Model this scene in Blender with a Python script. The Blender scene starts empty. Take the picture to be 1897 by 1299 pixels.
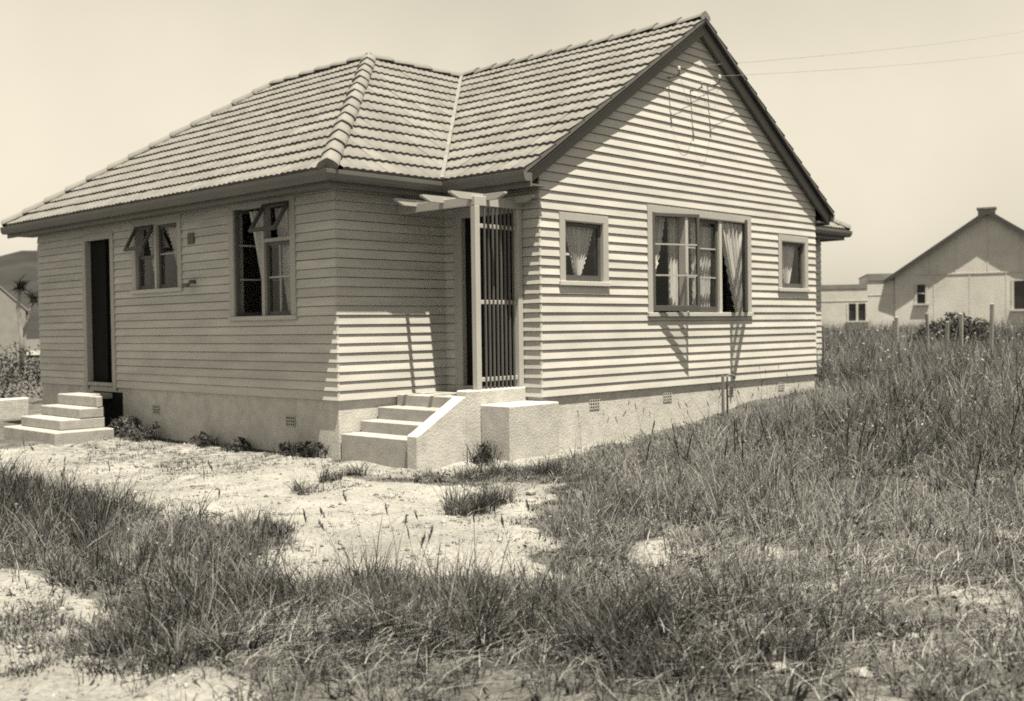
import bpy, bmesh, math, random
import numpy as np
from mathutils import Vector, Matrix, noise as mnoise

random.seed(7)
RNG = np.random.default_rng(7)
SC = bpy.context.scene
COL = SC.collection

# ------------------------------------------------------------------ camera, sky, sun, exposure
cam_d = bpy.data.cameras.new('camera')
cam = bpy.data.objects.new('camera', cam_d)
COL.objects.link(cam)
SC.camera = cam
R0 = Vector((0.68689, -0.72661, -0.01375)).normalized()
FW = Vector((0.72645, 0.68672, -0.02229)).normalized()
UP = R0.cross(FW).normalized()
R0 = FW.cross(UP).normalized()
M = Matrix((R0, UP, -FW)).transposed().to_4x4()
M.translation = Vector((-8.809, -7.890, 0.78))
cam.matrix_world = M
cam_d.sensor_width = 36.0
cam_d.lens = 37.888
cam_d.clip_start = 0.05
cam_d.clip_end = 3000
cam_d.dof.use_dof = True
cam_d.dof.focus_distance = 8.6
cam_d.dof.aperture_fstop = 2.3

SUN_DIR = Vector((-0.093, -0.282, 1.0)).normalized()       # towards the sun
elev = math.asin(SUN_DIR.z)
azim = math.atan2(SUN_DIR.x, SUN_DIR.y)
world = bpy.data.worlds.new('World')
SC.world = world
world.use_nodes = True
wt = world.node_tree
wt.nodes.clear()
wo = wt.nodes.new('ShaderNodeOutputWorld')
bg = wt.nodes.new('ShaderNodeBackground')
sky = wt.nodes.new('ShaderNodeTexSky')
sky.sky_type = 'NISHITA'
sky.sun_disc = False
sky.sun_elevation = elev
sky.sun_rotation = azim
sky.air_density = 6.0
sky.dust_density = 0.0
sky.ozone_density = 1.0
bw = wt.nodes.new('ShaderNodeSeparateColor')      # a red-filtered monochrome plate
tint = wt.nodes.new('ShaderNodeMix'); tint.data_type = 'RGBA'; tint.blend_type = 'MULTIPLY'
tint.inputs[0].default_value = 1.0
tint.inputs[7].default_value = (1.0, 0.912, 0.732, 1)
tc = wt.nodes.new('ShaderNodeTexCoord')
cn = wt.nodes.new('ShaderNodeTexNoise'); cn.inputs['Scale'].default_value = 2.2; cn.inputs['Detail'].default_value = 6.0
cr = wt.nodes.new('ShaderNodeMapRange')
cr.inputs[1].default_value = 0.3; cr.inputs[2].default_value = 0.7
cr.inputs[3].default_value = 0.66; cr.inputs[4].default_value = 0.86
mm = wt.nodes.new('ShaderNodeMath'); mm.operation = 'MULTIPLY'
wt.links.new(tc.outputs['Generated'], cn.inputs['Vector'])
wt.links.new(cn.outputs[0], cr.inputs[0])
wt.links.new(sky.outputs[0], bw.inputs[0])
wt.links.new(bw.outputs[0], mm.inputs[0])
wt.links.new(cr.outputs[0], mm.inputs[1])
wt.links.new(mm.outputs[0], tint.inputs[6])
wt.links.new(tint.outputs[2], bg.inputs[0])
bg.inputs[1].default_value = 0.05
wt.links.new(bg.outputs[0], wo.inputs[0])

sun_d = bpy.data.lights.new('sun', 'SUN')
sun_d.energy = 5.0
sun_d.angle = math.radians(0.5)
sun_d.color = (1.0, 0.912, 0.732)
sun = bpy.data.objects.new('sun', sun_d)
COL.objects.link(sun)
sun.rotation_euler = SUN_DIR.to_track_quat('Z', 'Y').to_euler()
sun.location = (0, 0, 30)

SC.view_settings.view_transform = 'Standard'
SC.view_settings.look = 'None'
SC.view_settings.exposure = 1.65
SC.view_settings.gamma = 1.0
SC.view_settings.use_curve_mapping = False
SC.render.engine = 'CYCLES'
SC.cycles.use_denoising = False
SC.cycles.filter_width = 1.8
SC.cycles.max_bounces = 6
SC.cycles.transparent_max_bounces = 12

# ------------------------------------------------------------------ materials
def mat(name, v, rough=0.8, var=0.12, scale=3.0, bump=0.0, bscale=40.0, stretch=None, spec=0.25, stain=0.0, stain_v=0.3):
    v *= .585; stain_v *= .585
    m = bpy.data.materials.new(name); m.use_nodes = True
    nt = m.node_tree; b = nt.nodes['Principled BSDF']
    b.inputs['Roughness'].default_value = rough
    b.inputs['Specular IOR Level'].default_value = spec
    t = nt.nodes.new('ShaderNodeTexCoord')
    src = t.outputs['Object']
    if stretch:
        mp = nt.nodes.new('ShaderNodeMapping'); mp.inputs['Scale'].default_value = stretch
        nt.links.new(src, mp.inputs[0]); src = mp.outputs[0]
    n = nt.nodes.new('ShaderNodeTexNoise'); n.inputs['Scale'].default_value = scale; n.inputs['Detail'].default_value = 8
    nt.links.new(src, n.inputs['Vector'])
    oi = nt.nodes.new('ShaderNodeObjectInfo')
    r = nt.nodes.new('ShaderNodeValToRGB')
    lo, hi = v*(1-var), v*(1+var)
    r.color_ramp.elements[0].position = 0.3; r.color_ramp.elements[1].position = 0.7
    r.color_ramp.elements[0].color = (lo, lo*0.99, lo*0.96, 1)
    r.color_ramp.elements[1].color = (hi, hi*0.99, hi*0.96, 1)
    nt.links.new(n.outputs[0], r.inputs[0])
    out = r.outputs[0]
    mr = nt.nodes.new('ShaderNodeMapRange'); mr.inputs[3].default_value = 1-var*0.7; mr.inputs[4].default_value = 1+var*0.7
    nt.links.new(oi.outputs['Random'], mr.inputs[0])
    mx = nt.nodes.new('ShaderNodeMix'); mx.data_type = 'RGBA'; mx.blend_type = 'MULTIPLY'; mx.inputs[0].default_value = 1
    nt.links.new(out, mx.inputs[6]); nt.links.new(mr.outputs[0], mx.inputs[7]); out = mx.outputs[2]
    if stain > 0:
        n2 = nt.nodes.new('ShaderNodeTexNoise'); n2.inputs['Scale'].default_value = scale*0.4; n2.inputs['Detail'].default_value = 10; n2.inputs['Roughness'].default_value = 0.65
        nt.links.new(src, n2.inputs['Vector'])
        r2 = nt.nodes.new('ShaderNodeMapRange'); r2.inputs[1].default_value = 0.5; r2.inputs[2].default_value = 0.72; r2.inputs[3].default_value = 0; r2.inputs[4].default_value = stain
        nt.links.new(n2.outputs[0], r2.inputs[0])
        m2 = nt.nodes.new('ShaderNodeMix'); m2.data_type = 'RGBA'
        m2.inputs[7].default_value = (stain_v, stain_v*.98, stain_v*.94, 1)
        nt.links.new(r2.outputs[0], m2.inputs[0]); nt.links.new(out, m2.inputs[6]); out = m2.outputs[2]
    nt.links.new(out, b.inputs['Base Color'])
    if bump > 0:
        nb = nt.nodes.new('ShaderNodeTexNoise'); nb.inputs['Scale'].default_value = bscale; nb.inputs['Detail'].default_value = 8; nb.inputs['Roughness'].default_value = .72
        nt.links.new(src, nb.inputs['Vector'])
        bp = nt.nodes.new('ShaderNodeBump'); bp.inputs['Strength'].default_value = bump; bp.inputs['Distance'].default_value = 0.02
        nt.links.new(nb.outputs[0], bp.inputs['Height']); nt.links.new(bp.outputs[0], b.inputs['Normal'])
    return m

def tone_mat(name, lo, hi, trans=0.3, rough=0.7):
    """plants: every blade or leaf has its own tone, kept in the mesh attribute 'tone'"""
    lo *= .585; hi *= .585
    m = bpy.data.materials.new(name); m.use_nodes = True
    nt = m.node_tree; nt.nodes.clear()
    o = nt.nodes.new('ShaderNodeOutputMaterial')
    a = nt.nodes.new('ShaderNodeAttribute'); a.attribute_name = 'tone'
    r = nt.nodes.new('ShaderNodeMapRange'); r.inputs[3].default_value = lo; r.inputs[4].default_value = hi
    nt.links.new(a.outputs['Fac'], r.inputs[0])
    d = nt.nodes.new('ShaderNodeBsdfPrincipled'); d.inputs['Roughness'].default_value = rough; d.inputs['Specular IOR Level'].default_value = 0.3
    t = nt.nodes.new('ShaderNodeBsdfTranslucent')
    nt.links.new(r.outputs[0], d.inputs['Base Color']); nt.links.new(r.outputs[0], t.inputs['Color'])
    x = nt.nodes.new('ShaderNodeMixShader'); x.inputs[0].default_value = trans
    nt.links.new(d.outputs[0], x.inputs[1]); nt.links.new(t.outputs[0], x.inputs[2]); nt.links.new(x.outputs[0], o.inputs[0])
    return m

def cloth_mat(name, v):
    m = bpy.data.materials.new(name); m.use_nodes = True
    nt = m.node_tree; nt.nodes.clear()
    o = nt.nodes.new('ShaderNodeOutputMaterial')
    d = nt.nodes.new('ShaderNodeBsdfDiffuse'); t = nt.nodes.new('ShaderNodeBsdfTranslucent')
    tcn = nt.nodes.new('ShaderNodeTexCoord'); n = nt.nodes.new('ShaderNodeTexNoise'); n.inputs['Scale'].default_value = 25; n.inputs['Detail'].default_value = 4
    r = nt.nodes.new('ShaderNodeMapRange'); r.inputs[3].default_value = v*.88; r.inputs[4].default_value = v*1.08
    nt.links.new(tcn.outputs['Object'], n.inputs['Vector']); nt.links.new(n.outputs[0], r.inputs[0])
    nt.links.new(r.outputs[0], d.inputs[0]); nt.links.new(r.outputs[0], t.inputs[0])
    x = nt.nodes.new('ShaderNodeMixShader'); x.inputs[0].default_value = 0.25
    nt.links.new(d.outputs[0], x.inputs[1]); nt.links.new(t.outputs[0], x.inputs[2]); nt.links.new(x.outputs[0], o.inputs[0])
    return m

def glass_mat(name):
    m = bpy.data.materials.new(name); m.use_nodes = True
    nt = m.node_tree; nt.nodes.clear()
    o = nt.nodes.new('ShaderNodeOutputMaterial')
    t = nt.nodes.new('ShaderNodeBsdfTransparent'); t.inputs[0].default_value = (.9, .9, .9, 1)
    g = nt.nodes.new('ShaderNodeBsdfGlossy'); g.inputs['Roughness'].default_value = 0.02
    fr = nt.nodes.new('ShaderNodeFresnel'); fr.inputs[0].default_value = 1.5
    ge = nt.nodes.new('ShaderNodeNewGeometry'); io = nt.nodes.new('ShaderNodeMapRange'); io.inputs[3].default_value = 1.45; io.inputs[4].default_value = 1/1.45
    nt.links.new(ge.outputs['Backfacing'], io.inputs[0]); nt.links.new(io.outputs[0], fr.inputs[0])
    x = nt.nodes.new('ShaderNodeMixShader')
    nt.links.new(fr.outputs[0], x.inputs[0]); nt.links.new(t.outputs[0], x.inputs[1]); nt.links.new(g.outputs[0], x.inputs[2]); nt.links.new(x.outputs[0], o.inputs[0])
    return m

MB = dict(
    board=mat('painted_weatherboard', .60, .62, .12, 1.2, .12, 30, (1, 1, 6), stain=.35, stain_v=.40),
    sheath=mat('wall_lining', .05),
    trim=mat('painted_trim', .46, .5, .05, 2, .05),
    sill=mat('painted_sill', .58, .5, .05, 2),
    sash=mat('dark_sash_paint', .10, .45, .1, 4),
    barge=mat('barge_paint', .15, .6, .08, 2, .1),
    gutter=mat('gutter_paint', .17, .5, .08, 2),
    soffit=mat('soffit_paint', .18, .7, .08, 2),
    tile=mat('clay_tile', .195, .85, .22, 5, .25, 60, stain=.35, stain_v=.14),
    cap=mat('ridge_tile_clay', .22, .9, .14, 5, .25, 60, stain=.35, stain_v=.13),
    valley=mat('valley_metal', .21, .6, .25, 6),
    plaster=mat('rough_plaster', .60, .9, .12, 7, .55, 42, stain=.45, stain_v=.42),
    conc=mat('step_concrete', .42, .85, .13, 8, .4, 60, stain=.5, stain_v=.27),
    white=mat('white_trellis_paint', .5, .5, .05, 3),
    slat=mat('trellis_bar', .12, .6, .1, 3),
    door=mat('dark_door', .015, .8, .2, 2, spec=.05),
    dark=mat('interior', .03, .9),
    vent=mat('vent_hole', .04, .9),
    iron=mat('galvanised_iron', .16, .5, .15, 10),
    cloth=cloth_mat('white_curtain', .52),
    glass=glass_mat('window_glass'),
    wood=mat('weathered_timber', .22, .9, .2, 5, .5, 30, (6, 6, 1)),
    wire=mat('cable', .25, .6), porcelain=mat('porcelain', .45, .3),
    stone=mat('pale_stone', .30, .9, .15, 8, .5, 20),
    stucco=mat('neighbour_stucco', .70, .9, .08, 1.5, .3, 20, stain=.35, stain_v=.27),
    nroof=mat('neighbour_roof_iron', .62, .6, .08, 2),
    nbarge=mat('neighbour_barge', .07, .6), ntrim=mat('neighbour_window_trim', .6, .5), brick=mat('chimney_brick', .14, .9, .3, 12, .5),
    pane=mat('far_pane', .03, .2, .2, 3, spec=.5),
    bark=mat('bark', .22, .9, .25, 8, .5),
)
M_GRASS = tone_mat('grass_blades', .015, .33, .3)
M_STRAW = tone_mat('dry_straw', .22, .48, .2)
M_LEAF = tone_mat('weed_leaves', .03, .13, .25)
M_CROWN = tone_mat('tree_leaves', .02, .075, .25)

# ------------------------------------------------------------------ object helpers
def tag(o, label=None, cat=None, group=None, kind=None):
    if label: o['label'] = label
    if cat: o['category'] = cat
    if group: o['group'] = group
    if kind: o['kind'] = kind
    return o
def empty(name, loc=(0, 0, 0), label=None, cat=None, group=None):
    o = bpy.data.objects.new(name, None); COL.objects.link(o); o.location = loc; o.empty_display_size = .2
    return tag(o, label, cat, group)
def link(name, mesh, parent=None, mw=None):
    o = bpy.data.objects.new(name, mesh); COL.objects.link(o)
    if parent is not None:
        o.parent = parent
        pm = PW.get(parent.name, Matrix.Translation(parent.location))
        o.matrix_parent_inverse = pm.inverted()
    if mw is not None: o.matrix_basis = mw
    PW[o.name] = mw.copy() if mw is not None else Matrix.Identity(4)
    return o
PW = {}
class G:
    """collects polygons given in world space"""
    def __init__(s): s.v = []; s.f = []
    def poly(s, pts):
        i = len(s.v); s.v += [tuple(p) for p in pts]; s.f.append(tuple(range(i, i+len(pts))))
    def hexa(s, P):      # 8 points: bottom 4 ccw, top 4 ccw
        i = len(s.v); s.v += [tuple(p) for p in P]
        for q in ((3, 2, 1, 0), (4, 5, 6, 7), (0, 1, 5, 4), (1, 2, 6, 5), (2, 3, 7, 6), (3, 0, 4, 7)):
            s.f.append(tuple(i+k for k in q))
    def box(s, x0, x1, y0, y1, z0, z1):
        s.hexa([(x0, y0, z0), (x1, y0, z0), (x1, y1, z0), (x0, y1, z0), (x0, y0, z1), (x1, y0, z1), (x1, y1, z1), (x0, y1, z1)])
    def tube(s, pts, r, n=6, r1=None):
        pts = [Vector(p) for p in pts]; m = len(pts); i0 = len(s.v)
        for k, p in enumerate(pts):
            d = (pts[min(k+1, m-1)]-pts[max(k-1, 0)]).normalized()
            a = d.orthogonal().normalized() if abs(d.z) > .9 else d.cross(Vector((0, 0, 1))).normalized()
            b = d.cross(a); rr = r if r1 is None else r+(r1-r)*k/max(1, m-1)
            for j in range(n):
                t = 2*math.pi*j/n; s.v.append(tuple(p+a*math.cos(t)*rr+b*math.sin(t)*rr))
        for k in range(m-1):
            for j in range(n):
                s.f.append((i0+k*n+j, i0+k*n+(j+1) % n, i0+(k+1)*n+(j+1) % n, i0+(k+1)*n+j))
        s.f.append(tuple(i0+j for j in reversed(range(n)))); s.f.append(tuple(i0+(m-1)*n+j for j in range(n)))
    def mesh(s, name, m, bevel=0.0, smooth=False):
        me = bpy.data.meshes.new(name); me.from_pydata(s.v, [], s.f)
        bm = bmesh.new(); bm.from_mesh(me)
        bmesh.ops.recalc_face_normals(bm, faces=bm.faces)
        if bevel > 0:
            bmesh.ops.bevel(bm, geom=bm.edges[:], offset=bevel, segments=1, affect='EDGES', clamp_overlap=True)
        bm.to_mesh(me); bm.free()
        if smooth:
            for p in me.polygons: p.use_smooth = True
        me.materials.append(m); return me
    def obj(s, name, m, parent=None, bevel=0.0, smooth=False):
        return link(name, s.mesh(name, m, bevel, smooth), parent)

class Wall:
    """local frame of a wall face: u along it, z up, n outward"""
    def __init__(s, o, u, n): s.o = Vector(o); s.u = Vector(u); s.n = Vector(n)
    def p(s, u, z, n): 
        q = s.o+s.u*u+s.n*n; return (q.x, q.y, q.z+z)
    def box(s, g, u0, u1, z0, z1, n0, n1):
        g.hexa([s.p(u0, z0, n0), s.p(u1, z0, n0), s.p(u1, z0, n1), s.p(u0, z0, n1), s.p(u0, z1, n0), s.p(u1, z1, n0), s.p(u1, z1, n1), s.p(u0, z1, n1)])

def np_mesh(name, verts, quads, tris, mats, tone=None, mi=None, smooth=False):
    me = bpy.data.meshes.new(name)
    nv = len(verts); nq = len(quads); nt = len(tris)
    me.vertices.add(nv); me.vertices.foreach_set('co', np.ascontiguousarray(verts, dtype=np.float32).ravel())
    li = np.concatenate([np.asarray(quads).ravel(), np.asarray(tris).ravel()]).astype(np.int32)
    me.loops.add(len(li)); me.loops.foreach_set('vertex_index', li)
    st = np.concatenate([np.arange(nq)*4, nq*4+np.arange(nt)*3]).astype(np.int32)
    me.polygons.add(nq+nt); me.polygons.foreach_set('loop_start', st)
    me.polygons.foreach_set('loop_total', np.concatenate([np.full(nq, 4), np.full(nt, 3)]).astype(np.int32))
    if tone is not None:
        a = me.attributes.new('tone', 'FLOAT', 'POINT'); a.data.foreach_set('value', np.ascontiguousarray(tone, dtype=np.float32))
    for m in mats: me.materials.append(m)
    me.update(calc_edges=True); me.validate()
    if smooth: me.polygons.foreach_set('use_smooth', np.ones(nq+nt, dtype=bool))
    return me

# ------------------------------------------------------------------ terrain
def ss(a, b, x):
    t = np.clip((x-a)/(b-a), 0, 1); return t*t*(3-2*t)
def H0(x, y):
    h = -.66+.44*ss(-.2, 6.5, x)+.34*ss(6, 20, x)
    h = h+.10*ss(-2, 3, x)*ss(-1, -6, y)
    h = h-.07*ss(-1.5, -5, x)*ss(1, 7, y)
    h = h-.10*ss(-3, -8, x)*ss(-2, -8, y)
    h = h-.75*ss(9, 16, y)*ss(-30, 10, x)*ss(30, 14, x)*(h+.66)
    return h
def inpoly(x, y, P):
    P = np.asarray(P); c = np.zeros(np.shape(x), bool); j = len(P)-1
    for i in range(len(P)):
        xi, yi = P[i]; xj, yj = P[j]
        t = ((yi > y) != (yj > y)) & (x < (xj-xi)*(y-yi)/(yj-yi+1e-12)+xi)
        c ^= t; j = i
    return c
def vnoise(x, y, s, seed=0):
    """smooth value noise"""
    r = np.random.default_rng(seed+11).random((256, 256))
    X = np.asarray(x)*s+seed*7.3; Y = np.asarray(y)*s+seed*3.1
    xi = np.floor(X).astype(int); yi = np.floor(Y).astype(int); fx = X-xi; fy = Y-yi
    fx = fx*fx*(3-2*fx); fy = fy*fy*(3-2*fy)
    g = lambda a, b: r[a % 256, b % 256]
    return (g(xi, yi)*(1-fx)+g(xi+1, yi)*fx)*(1-fy)+(g(xi, yi+1)*(1-fx)+g(xi+1, yi+1)*fx)*fy
BARE = dict(
 path=[(-3.47, 7.01), (-3.2, 5.65), (-3.16, 4.66), (-3.36, 3.19), (-3.29, 1.96), (-2.43, 1.62), (-1.45, 2.01), (-2.1, 0.6), (-3.3, -0.15), (-4.35, -0.45), (-4.6, 0.1), (-4.45, 1.4), (-4.25, 3.3), (-4.75, 5.0), (-6.5, 8.5), (-4.2, 9.5)],
 bare=[(-2.51, 0.43), (-2.33, -0.47), (-2.2, -0.9), (-1.62, -0.94), (-1.72, -1.51), (-1.58, -1.7), (-2.32, -2.16), (-3.17, -2.6), (-3.48, -3.13), (-4.0, -3.65), (-4.3, -3.45), (-4.55, -3.2), (-4.9, -3.12), (-5.2, -3.0), (-5.35, -2.6), (-5.15, -2.08), (-4.51, -1.73), (-4.51, -1.27), (-4.24, -0.56), (-3.66, -0.04), (-3.19, -0.0)],
 strip=[(-1.73, 1.64), (-1.38, 0.45), (-0.55, 0.32), (0.04, 0.07), (0.66, 0.29), (1.6, 0.2), (1.6, -0.1), (0.3, -0.32), (-0.98, -0.55), (-1.56, -0.3), (-2.18, 0.18)],
 corner=[(-6.67, -0.66), (-6.06, -1.22), (-6.14, -1.92), (-6.12, -2.32), (-6.11, -2.66), (-6.49, -3.08), (-6.61, -3.61), (-6.48, -4.08), (-6.61, -4.32), (-7.6, -3.76), (-9.5, -3.0), (-8.5, -0.5)],
 patch=[(-3.21, -3.65), (-2.94, -3.71), (-3.17, -3.91), (-3.49, -3.9)],
 patch2=[(-2.73, -4.18), (-2.53, -4.36), (-2.79, -4.58), (-3.0, -4.44)],
 patch3=[(-1.64, -5.24), (-1.25, -5.31), (-1.45, -5.48), (-1.79, -5.46)],
 sparse=[(-3.2, 6.4), (-2.0, 6.2), (-1.62, 3.57), (-1.62, 2.01), (-1.62, 1.6), (-2.43, 1.62), (-3.29, 1.96), (-3.36, 3.19), (-3.3, 4.7)],
)
def edge_jit(x, y):
    return x+(vnoise(x, y, 2.3, 3)-.5)*.34+(vnoise(x, y, 6, 5)-.5)*.16, y+(vnoise(x, y, 2.3, 4)-.5)*.34+(vnoise(x, y, 6, 6)-.5)*.16
def bare_mask(x, y, keys=('path', 'bare', 'strip', 'corner', 'patch', 'patch2', 'patch3')):
    a, b = edge_jit(x, y); m = np.zeros(np.shape(x), bool)
    for k in keys: m |= inpoly(a, b, BARE[k])
    return m
def H(x, y):
    x = np.asarray(x, float); y = np.asarray(y, float)
    near = ss(40, 14, np.hypot(x+3, y+1))
    h = H0(x, y)+near*((vnoise(x, y, .8, 1)-.5)*.09+(vnoise(x, y, 2.6, 2)-.5)*.05)
    h = h+.05*near*ss(-3.2, -5.0, y)*(vnoise(x, y, 1.7, 8)-.3)
    h = h+near*ss(-5.2, -6.2, x)*((vnoise(x, y, 3.1, 14)-.5)*.10+(vnoise(x, y, 8.0, 15)-.5)*.035)
    return h

def axis(lo, hi, step, far):
    a = list(np.arange(lo, hi+1e-6, step)); s = step
    left, right = [a[0]], [a[-1]]
    while left[-1] > -far: s *= 1.28; left.append(left[-1]-s)
    s = step
    while right[-1] < far: s *= 1.28; right.append(right[-1]+s)
    return np.array(left[:0:-1]+a+right[1:])
gx = axis(-9.5, 9.0, .075, 1500); gy = axis(-8.5, 8.0, .075, 1500)
XX, YY = np.meshgrid(gx, gy)
ZZ = H(XX, YY)
bm_ = bare_mask(XX, YY).astype(float)
sp_ = inpoly(*edge_jit(XX, YY), BARE['sparse']).astype(float)*.55
thin = .62*ss(.52, .78, vnoise(XX, YY, 1.9, 17)*.65+vnoise(XX, YY, 4.7, 18)*.35)*((YY < -2.4) | (XX < -5.0))*(XX < 2)
thin = np.maximum(thin, .9*ss(.50, .40, vnoise(XX, YY, 2.1, 77))*(XX > -5.0)*(XX < -3.4)*(YY > -3.2)*(YY < 1.6))
bare_v = np.maximum(np.maximum(bm_, sp_), thin)
# soften the mask so that soil and sand grade into each other
for _ in range(3):
    bare_v[1:-1, 1:-1] = (bare_v[1:-1, 1:-1]*2+bare_v[:-2, 1:-1]+bare_v[2:, 1:-1]+bare_v[1:-1, :-2]+bare_v[1:-1, 2:])/6
ZZ = ZZ+.012*(vnoise(XX, YY, 7, 9)-.5)*ss(40, 14, np.hypot(XX, YY))
ny, nx = XX.shape
idx = np.arange(nx*ny).reshape(ny, nx)
q = np.stack([idx[:-1, :-1], idx[:-1, 1:], idx[1:, 1:], idx[1:, :-1]], -1).reshape(-1, 4)
def ground_material():
    m = bpy.data.materials.new('bare_ground_and_soil'); m.use_nodes = True
    nt = m.node_tree; b = nt.nodes['Principled BSDF']; b.inputs['Roughness'].default_value = .95; b.inputs['Specular IOR Level'].default_value = .1
    t = nt.nodes.new('ShaderNodeTexCoord')
    a = nt.nodes.new('ShaderNodeAttribute'); a.attribute_name = 'tone'
    def nz(s, d=8, rgh=.6):
        n = nt.nodes.new('ShaderNodeTexNoise'); n.inputs['Scale'].default_value = s; n.inputs['Detail'].default_value = d; n.inputs['Roughness'].default_value = rgh
        nt.links.new(t.outputs['Object'], n.inputs['Vector']); return n.outputs[0]
    def mr(x, a0, a1, b0, b1):
        n = nt.nodes.new('ShaderNodeMapRange'); n.inputs[1].default_value = a0; n.inputs[2].default_value = a1; n.inputs[3].default_value = b0; n.inputs[4].default_value = b1
        nt.links.new(x, n.inputs[0]); return n.outputs[0]
    def ma(op, x, y):
        n = nt.nodes.new('ShaderNodeMath'); n.operation = op
        for i, k in enumerate((x, y)):
            if isinstance(k, (int, float)): n.inputs[i].default_value = k
            else: nt.links.new(k, n.inputs[i])
        return n.outputs[0]
    e = mr(ma('ADD', a.outputs['Fac'], ma('MULTIPLY', ma('SUBTRACT', nz(9), .5), 1.3)), .38, .62, 0, 1)
    sand = ma('MULTIPLY', mr(nz(2.2), .3, .7, .18, .27), mr(nz(38, 4), .32, .6, .70, 1.1))
    v = nt.nodes.new('ShaderNodeTexVoronoi'); v.inputs['Scale'].default_value = 26; nt.links.new(t.outputs['Object'], v.inputs['Vector'])
    sand = ma('MULTIPLY', sand, mr(nz(.9, 10, .7), .35, .65, .74, 1.12))
    sand = ma('MULTIPLY', sand, mr(v.outputs['Distance'], .05, .35, 1.05, .97))
    soil = ma('MULTIPLY', mr(nz(4), .3, .7, .04, .12), mr(nz(50, 3), .3, .7, .6, 1.3))
    x = nt.nodes.new('ShaderNodeMix'); x.data_type = 'FLOAT'
    nt.links.new(e, x.inputs[0]); nt.links.new(soil, x.inputs[2]); nt.links.new(sand, x.inputs[3])
    c = nt.nodes.new('ShaderNodeCombineColor')
    nt.links.new(x.outputs[0], c.inputs[0]); nt.links.new(x.outputs[0], c.inputs[1]); nt.links.new(ma('MULTIPLY', x.outputs[0], .97), c.inputs[2])
    nt.links.new(c.outputs[0], b.inputs['Base Color'])
    bp = nt.nodes.new('ShaderNodeBump'); bp.inputs['Strength'].default_value = .8; bp.inputs['Distance'].default_value = .03
    nt.links.new(ma('ADD', nz(30, 8, .7), ma('MULTIPLY', v.outputs['Distance'], -.12)), bp.inputs['Height']); nt.links.new(bp.outputs[0], b.inputs['Normal'])
    return m
gme = np_mesh('ground', np.stack([XX, YY, ZZ], -1).reshape(-1, 3), q, np.zeros((0, 3), int), [ground_material()], tone=bare_v.ravel(), smooth=True)
ground = link('ground', gme); ground['kind'] = 'structure'

# ------------------------------------------------------------------ house
W = 6.25; XL = -1.617; YR = 1.514; YF = 9.07; XR = 9.35
CV = .1036            # weatherboard cover
SOF = 2.29
house = empty('house', (3, 3, -.6), 'single storey weatherboard house with tiled hip and gable roof on a plastered base', 'house')

front = Wall((0, 0, 0), (1, 0, 0), (0, -1, 0))
left = Wall((XL, YR, 0), (0, 1, 0), (-1, 0, 0))
recess = Wall((XL, YR, 0), (1, 0, 0), (0, -1, 0))
wing = Wall((0, 0, 0), (0, 1, 0), (-1, 0, 0))
rstrip = Wall((W, YR, 0), (1, 0, 0), (0, -1, 0))

def make_wall(wl, u0, u1, z1, holes, gable=None, boards=True, name='wall'):
    """sheathing with openings cut out, plus lapped boards as children. holes: (u0,u1,z0,z1). gable: (slope, zeave)"""
    us = sorted({u0, u1, *[h[0] for h in holes], *[h[1] for h in holes]})
    g = G()
    for a, b in zip(us[:-1], us[1:]):
        zc = [(0, z1)]
        for h in holes:
            if h[0] < (a+b)/2 < h[1]:
                nz = []
                for (p, r) in zc:
                    if h[2] > p: nz.append((p, min(r, h[2])))
                    if h[3] < r: nz.append((max(p, h[3]), r))
                zc = nz
        for (p, r) in zc:
            if r-p > 1e-4: wl.box(g, a, b, p, r, -.10, -.012)
    if gable:
        mid = (u0+u1)/2; zt = gable[1]+gable[0]*(mid-u0)
        pts = [(u0, z1), (u1, z1), (u1, max(z1, gable[1])), (mid, zt), (u0, max(z1, gable[1]))]
        i = len(g.v)
        g.v += [wl.p(u, z, -.10) for u, z in pts]+[wl.p(u, z, -.012) for u, z in pts]
        g.f += [tuple(i+k for k in range(5)), tuple(i+5+k for k in reversed(range(5)))]
        for k in range(5): g.f.append((i+k, i+(k+1) % 5, i+5+(k+1) % 5, i+5+k))
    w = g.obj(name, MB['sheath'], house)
    if not boards: return w
    k = 0
    while True:
        zb = k*CV; zt = zb+CV
        k += 1
        if gable:
            if zb > gable[1]+gable[0]*((u1-u0)/2)-.02: break
            f = lambda z: max(0.0, (z-gable[1])/gable[0])
            a0, a1, b0, b1 = u0+f(zb), u0+f(zt), u1-f(zb), u1-f(zt)
        else:
            if zb > z1-.01: break
            a0 = a1 = u0; b0 = b1 = u1
        if a1 >= b1: a1 = b1 = (a0+b0)/2
        cuts = sorted((h[0]+.0, h[1]-.0) for h in holes if h[2] < zt-.004 and h[3] > zb+.004)
        segs = []; s0, s1 = a0, a1
        for c in cuts:
            segs.append((s0, s1, c[0], c[0])); s0 = s1 = c[1]
        segs.append((s0, s1, b0, b1))
        for (p0, p1, q0, q1) in segs:
            if q0-p0 < .03: continue
            jt = random.uniform(-.0012, .0012); jb = random.uniform(-.0008, .0008); je = random.uniform(-.0022, .0022)
            e = .013
            P0 = p0-(e if p0 == u0 else 0); P1 = p1-(e if p1 == u0 else 0)
            gg = G()
            ztt = zt-.0065+jb
            gg.hexa([wl.p(P0, zb+jb, -.0115), wl.p(q0, zb+jb+je, -.0115), wl.p(q0, zb+jb+je, .0185-jt), wl.p(P0, zb+jb, .0185+jt),
                     wl.p(P1, ztt, -.0115), wl.p(q1, ztt, -.0115), wl.p(q1, ztt, .0035), wl.p(P1, ztt, .0035)])
            gg.obj('weatherboard', MB['board'], w)
    return w

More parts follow.
